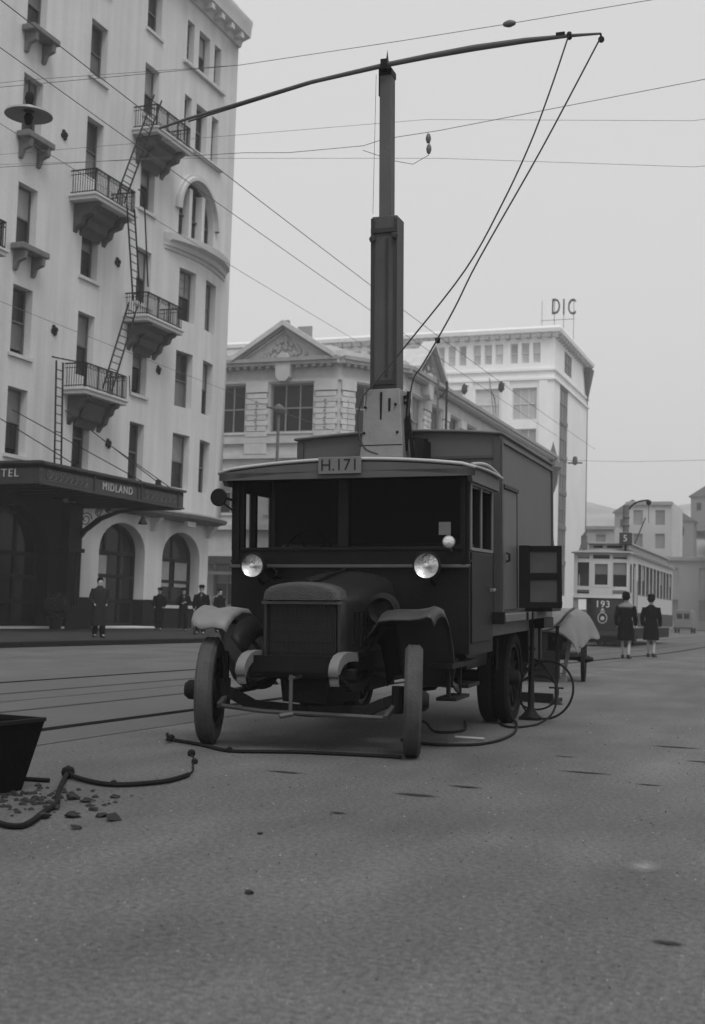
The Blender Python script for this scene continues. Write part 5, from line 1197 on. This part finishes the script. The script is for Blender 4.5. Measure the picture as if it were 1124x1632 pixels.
random.seed(21)
for nm, m_, n_, lo_, hi_ in (('pale_grit', mat('pale_grit', .42, .9, .4, 30), 1000, .0015, .0045), ('dark_grit', mat('dark_grit', .02, .9, .4, 30), 900, .002, .007)):
    gm_ = MB()
    for k in range(n_):
        y = 2.2 + 12*random.random()**1.6; x = -.378*y + (random.random()-.5)*y*.9; r = random.uniform(lo_, hi_)*(.6+y*.09); a = random.random()*3
        if -4.8 < x < -2.7 and y > 8.4: continue
        P_ = [(x+r*math.cos(a+q*2.09)*random.uniform(.6,1.3), y+r*math.sin(a+q*2.09)*random.uniform(.6,1.3), 0) for q in range(3)]
        gm_.add(P_ + [(x, y, r*.7)], [(0,1,3), (1,2,3), (2,0,3)])
    stuff(gm_.build(nm, m_, fixn=False))
# ------------------------------------------------------------------ people
def person(label, loc, face, H, coat='suit', top=CLOTHD, leg=CLOTHD, hat='brim', arms='down', collar=None, stride=.12, bare_legs=False, group=None):
    """face: heading of the body's front (radians from -Y, about Z)"""
    t = thing('person', label, 'person', loc, face, group, local=True); k = H/1.75
    J = {'pelvis':(0,0,.95),'waist':(0,0,1.1),'chest':(0,-.01,1.34),'neck':(0,0,1.49),'chin':(0,-.02,1.56),'head':(0,-.01,1.65),'crown':(0,0,1.73),
         'lh':(.09,0,.92),'lk':(.10,-.03-stride*.5,.50),'la':(.10,-stride,.09),'lt':(.12,-stride-.15,.03),'rh':(-.09,0,.92),'rk':(-.10,-.02+stride*.3,.50),'ra':(-.10,stride,.10),'rt':(-.12,stride-.15,.03),
         'ls':(.18,0,1.42),'le':(.25,.04,1.15),'lw':(.25,-.06,.92),'lf':(.245,-.09,.83),'rs':(-.18,0,1.42),'re':(-.25,.04,1.15),'rw':(-.25,-.06,.92),'rf':(-.245,-.09,.83)}
    if arms == 'pockets': J['lw'] = (.19,-.10,.98); J['lf'] = (.16,-.13,.93); J['rw'] = (-.19,-.10,.98); J['rf'] = (-.16,-.13,.93)
    if arms == 'fold': J['lw'] = (.08,-.2,1.18); J['lf'] = (-.02,-.22,1.2); J['rw'] = (-.08,-.2,1.14); J['rf'] = (.02,-.22,1.15)
    E_ = [('pelvis','waist'),('waist','chest'),('chest','neck'),('neck','chin'),('chin','head'),('head','crown'),('pelvis','lh'),('lh','lk'),('lk','la'),('la','lt'),('pelvis','rh'),('rh','rk'),('rk','ra'),('ra','rt'),
          ('chest','ls'),('ls','le'),('le','lw'),('lw','lf'),('chest','rs'),('rs','re'),('re','rw'),('rw','rf')]
    Rr = {'pelvis':.13,'waist':.12,'chest':.14,'neck':.055,'chin':.06,'head':.088,'crown':.05,'lh':.085,'rh':.085,'lk':.055,'rk':.055,'la':.038,'ra':.038,'lt':.03,'rt':.03,'ls':.06,'rs':.06,'le':.042,'re':.042,'lw':.028,'rw':.028,'lf':.03,'rf':.03}
    names = list(J); idx = {n: i for i, n in enumerate(names)}
    me = bpy.data.meshes.new('tmp'); me.from_pydata([tuple(c*k for c in J[n]) for n in names], [(idx[a], idx[b]) for a, b in E_], [])
    o = bpy.data.objects.new('tmp', me); COL.objects.link(o); sk = o.modifiers.new('s', 'SKIN'); sk.use_smooth_shade = True; ss = o.modifiers.new('d', 'SUBSURF'); ss.levels = 1; ss.render_levels = 1
    for n, i in idx.items():
        r_ = Rr[n]*k; me.skin_vertices[0].data[i].radius = (r_, r_*.9)
    me.skin_vertices[0].data[0].use_root = True
    dg = bpy.context.evaluated_depsgraph_get(); m2_ = bpy.data.meshes.new_from_object(o.evaluated_get(dg)); m2_.name = 'body'; bpy.data.objects.remove(o)
    m2_.materials.clear(); m2_.materials.append(SKIN); b = bpy.data.objects.new('body', m2_); COL.objects.link(b); b.parent = t; ORG[b] = Vector((0,0,0))
    def S(p): return tuple(c*k for c in p)
    # face: nose, ears
    mb = MB(); mb.lathe([(0,-.025),(.012,-.01),(.016,.01)], S((0,-.095,1.64)), 'y', 6); mb.lathe([(0,-.01),(.02,0),(0,.01)], S((.085,0,1.64)), 'x', 6); mb.lathe([(0,-.01),(.02,0),(0,.01)], S((-.085,0,1.64)), 'x', 6); mb.build('nose_and_ears', SKIN, t)
    # hair
    mb = MB(); mb.rings([(z*k, rx*k, ry*k, 0, (.014+dy)*k) for z, rx, ry, dy in ((1.60,.080,.05,.045), (1.66,.094,.082,.02), (1.71,.092,.092,.008), (1.76,.072,.078,0), (1.785,.03,.03,0))], 14); mb.build('hair', CLOTHD, t)
    def sleeve(s_):
        pts = [J[s_+'s'], J[s_+'e'], J[s_+'w']]; pts = [S(p) for p in pts]; mb = MB(); mb.tube(smooth(pts, 4), [(.085-.035*i/8)*k for i in range(9)], 9); return mb
    if coat == 'dress':
        mb = MB(); mb.rings([(z*k, rx*k, ry*k, 0, cy*k) for z, rx, ry, cy in ((.50,.235,.21,.0), (.54,.235,.21,0), (.8,.215,.19,.01), (.95,.20,.165,.01), (1.08,.165,.135,0), (1.2,.18,.14,0), (1.34,.215,.145,0), (1.43,.205,.12,0), (1.48,.10,.08,.01), (1.52,.075,.07,.01))], 18)
    elif coat == 'overcoat':
        mb = MB(); mb.rings([(z*k, rx*k, ry*k, 0, cy*k) for z, rx, ry, cy in ((.36,.215,.2,0), (.40,.215,.2,0), (.75,.205,.18,0), (1.0,.195,.15,0), (1.12,.185,.14,0), (1.32,.225,.15,0), (1.43,.21,.12,0), (1.48,.10,.08,.01), (1.53,.078,.075,.01))], 18)
    else:
        mb = MB(); mb.rings([(z*k, rx*k, ry*k, 0, cy*k) for z, rx, ry, cy in ((.78,.19,.15,0), (.82,.195,.155,0), (1.0,.185,.145,0), (1.12,.175,.135,0), (1.32,.22,.15,0), (1.43,.205,.12,0), (1.48,.10,.08,.01), (1.52,.078,.072,.01))], 18)
    c = mb.build('coat' if coat != 'suit' else 'jacket', top, t, sharp=60)
    for s_ in 'lr': sleeve(s_).build('sleeve', top, c)
    if coat != 'dress':
        tr_ = MB()
        for s_ in 'lr': pts = [S(J[s_+'h']), S(J[s_+'k']), S(J[s_+'a'])]; tr_.tube(smooth(pts, 4), [(.11-.035*i/8)*k for i in range(9)], 10)
        tr_.build('trousers', leg, t)
    sh = MB()
    for s_ in 'lr':
        a, b_ = Vector(J[s_+'a']), Vector(J[s_+'t']); d = (b_-a); d.z = 0; d.normalize()
        for i, (u0, u1, z1) in enumerate(((-.06, .08, .11), (.08, .2, .065))):
            p = a + d*u0; q = a + d*u1; zz = a.z-.09; w_ = .042; sx = Vector((d.y, -d.x, 0))*w_
            P4 = [p-sx, p+sx, q+sx*.9, q-sx*.9]; sh.hexa([S((v.x, v.y, zz)) for v in P4] + [S((v.x, v.y, zz+z1-(.0 if j < 2 else .02))) for j, v in enumerate(P4)])
    sh.build('shoe', mat('black_leather', .012, .4), t, bevel=.012)
    if collar: MB().rings([(z*k, r*k, r*.8*k, 0, .01*k) for z, r in ((1.385,.20), (1.42,.225), (1.46,.20), (1.50,.13), (1.53,.09))], 16).build('collar', collar, t)
    if hat == 'brim': MB().lathe([(.155*k,1.725*k), (.16*k,1.735*k), (.102*k,1.742*k), (.098*k,1.775*k), (.07*k,1.80*k), (0,1.795*k)], (0,.005,0), 'z', 20).build('hat', CLOTHD, t)
    if hat == 'cloche': MB().lathe([(.125*k,1.66*k), (.11*k,1.70*k), (.105*k,1.77*k), (.075*k,1.825*k), (0,1.84*k)], (0,.02,0), 'z', 18).build('hat', CLOTHD, t)
    if coat == 'suit' and hat:
        mb = MB(); v = [S(p) for p in ((-.035,-.115,1.47),(.035,-.115,1.47),(0,-.152,1.24))]; mb.add(v + [(a, b_-.004, c_) for a, b_, c_ in v], [(0,1,2),(3,5,4),(0,3,4,1),(1,4,5,2),(2,5,3,0)]); mb.build('shirt_front', CLOTHL, t)
    return t
person('woman from behind in dark coat with pale fur collar walking to the tram', (-5.22, 34.7, 0), math.pi, 1.74, 'dress', CLOTHD, hat='cloche', collar=CLOTHL, stride=.14)
person('woman from behind in plain dark coat walking right of her companion', (-4.86, 37.1, 0), math.pi-.1, 1.74, 'dress', CLOTHD, hat='cloche', stride=.10)
person('man in long dark overcoat standing alone at the pavement edge', (-19.2, 30.5, .12), .9, 1.66, 'overcoat', CLOTHM, hat=None, arms='pockets', stride=.05)
person('man in dark suit, white shirt and hat facing the street by the corner', (-20.3, 38.7, .12), .45, 1.66, 'suit', CLOTHD, hat='brim', arms='down', stride=.04)
person('person in dark clothes leaning by the arched window, arms folded', (-23.1, 42.6, .12), .6, 1.62, 'suit', CLOTHD, hat='brim', arms='fold', stride=.04)
person('person standing in shade left of the group below the arched window', (-24.2, 42.7, .12), .3, 1.60, 'overcoat', CLOTHD, hat='brim', arms='pockets', stride=.04)
person('man half hidden behind the suited man, in dark jacket', (-21.4, 42.3, .12), 1.2, 1.62, 'suit', CLOTHD, hat=None, arms='down', stride=.05)
person('woman in pale blouse seen beyond the truck fender', (-24.1, 47.5, .12), .3, 1.70, 'dress', mat('pale_blouse', .25), hat=None, arms='fold', stride=.05)
for x, z, i in ((-8.38, .78, 0), (-8.1, .78, 1)):
    person(('driver at the tram centre window, left of two', 'second man at the tram centre window, right of two')[i], (x, 49.0, z), 0, 1.70, 'suit', CLOTHD, hat=None, arms='down', stride=.02)

# ------------------------------------------------------------------ a small van far down the street
vn = thing('parked_van', 'small pale van parked far down the street at right', 'van', (-12.6, 118, 0))
x, y = -12.6, 118
mb = MB(); mb.prism([(x-.8,.45),(x-.85,1.2),(x-.72,2.0),(x-.6,2.12),(x+.6,2.12),(x+.72,2.0),(x+.85,1.2),(x+.8,.45)], 'y', y, y+3.6); mb.build('body', mat('van_pale', .16), vn, bevel=.04)
for k in (-.55, .08): MB().box(x+k, y-.012, 1.3, x+k+.47, y-.002, 1.8).build('window', WOODD, vn)
for sx in (-.72, .72):
    for yy in (.6, 3.0): MB().lathe([(0,-.08),(.33,-.08),(.33,.08),(0,.08)], (x+sx, y+yy, .33), 'x', 14).build('wheel', TYREB, vn)
MB().box(x-.85, y-.1, .4, x+.85, y-.03, .52).build('bumper', IRON, vn)

# ------------------------------------------------------------------ haze
hz = MB(); hz.box(-310, -90, -1.0, 310, 410, 44)
hm = bpy.data.materials.new('haze'); hm.use_nodes = True; n_ = hm.node_tree; n_.nodes.clear(); o_ = n_.nodes.new('ShaderNodeOutputMaterial'); v_ = n_.nodes.new('ShaderNodeVolumePrincipled')
v_.inputs['Color'].default_value = (.93,.93,.93,1); v_.inputs['Density'].default_value = .0014; v_.inputs['Anisotropy'].default_value = .2
n_.links.new(v_.outputs[0], o_.inputs['Volume'])
stuff(hz.build('haze', hm))
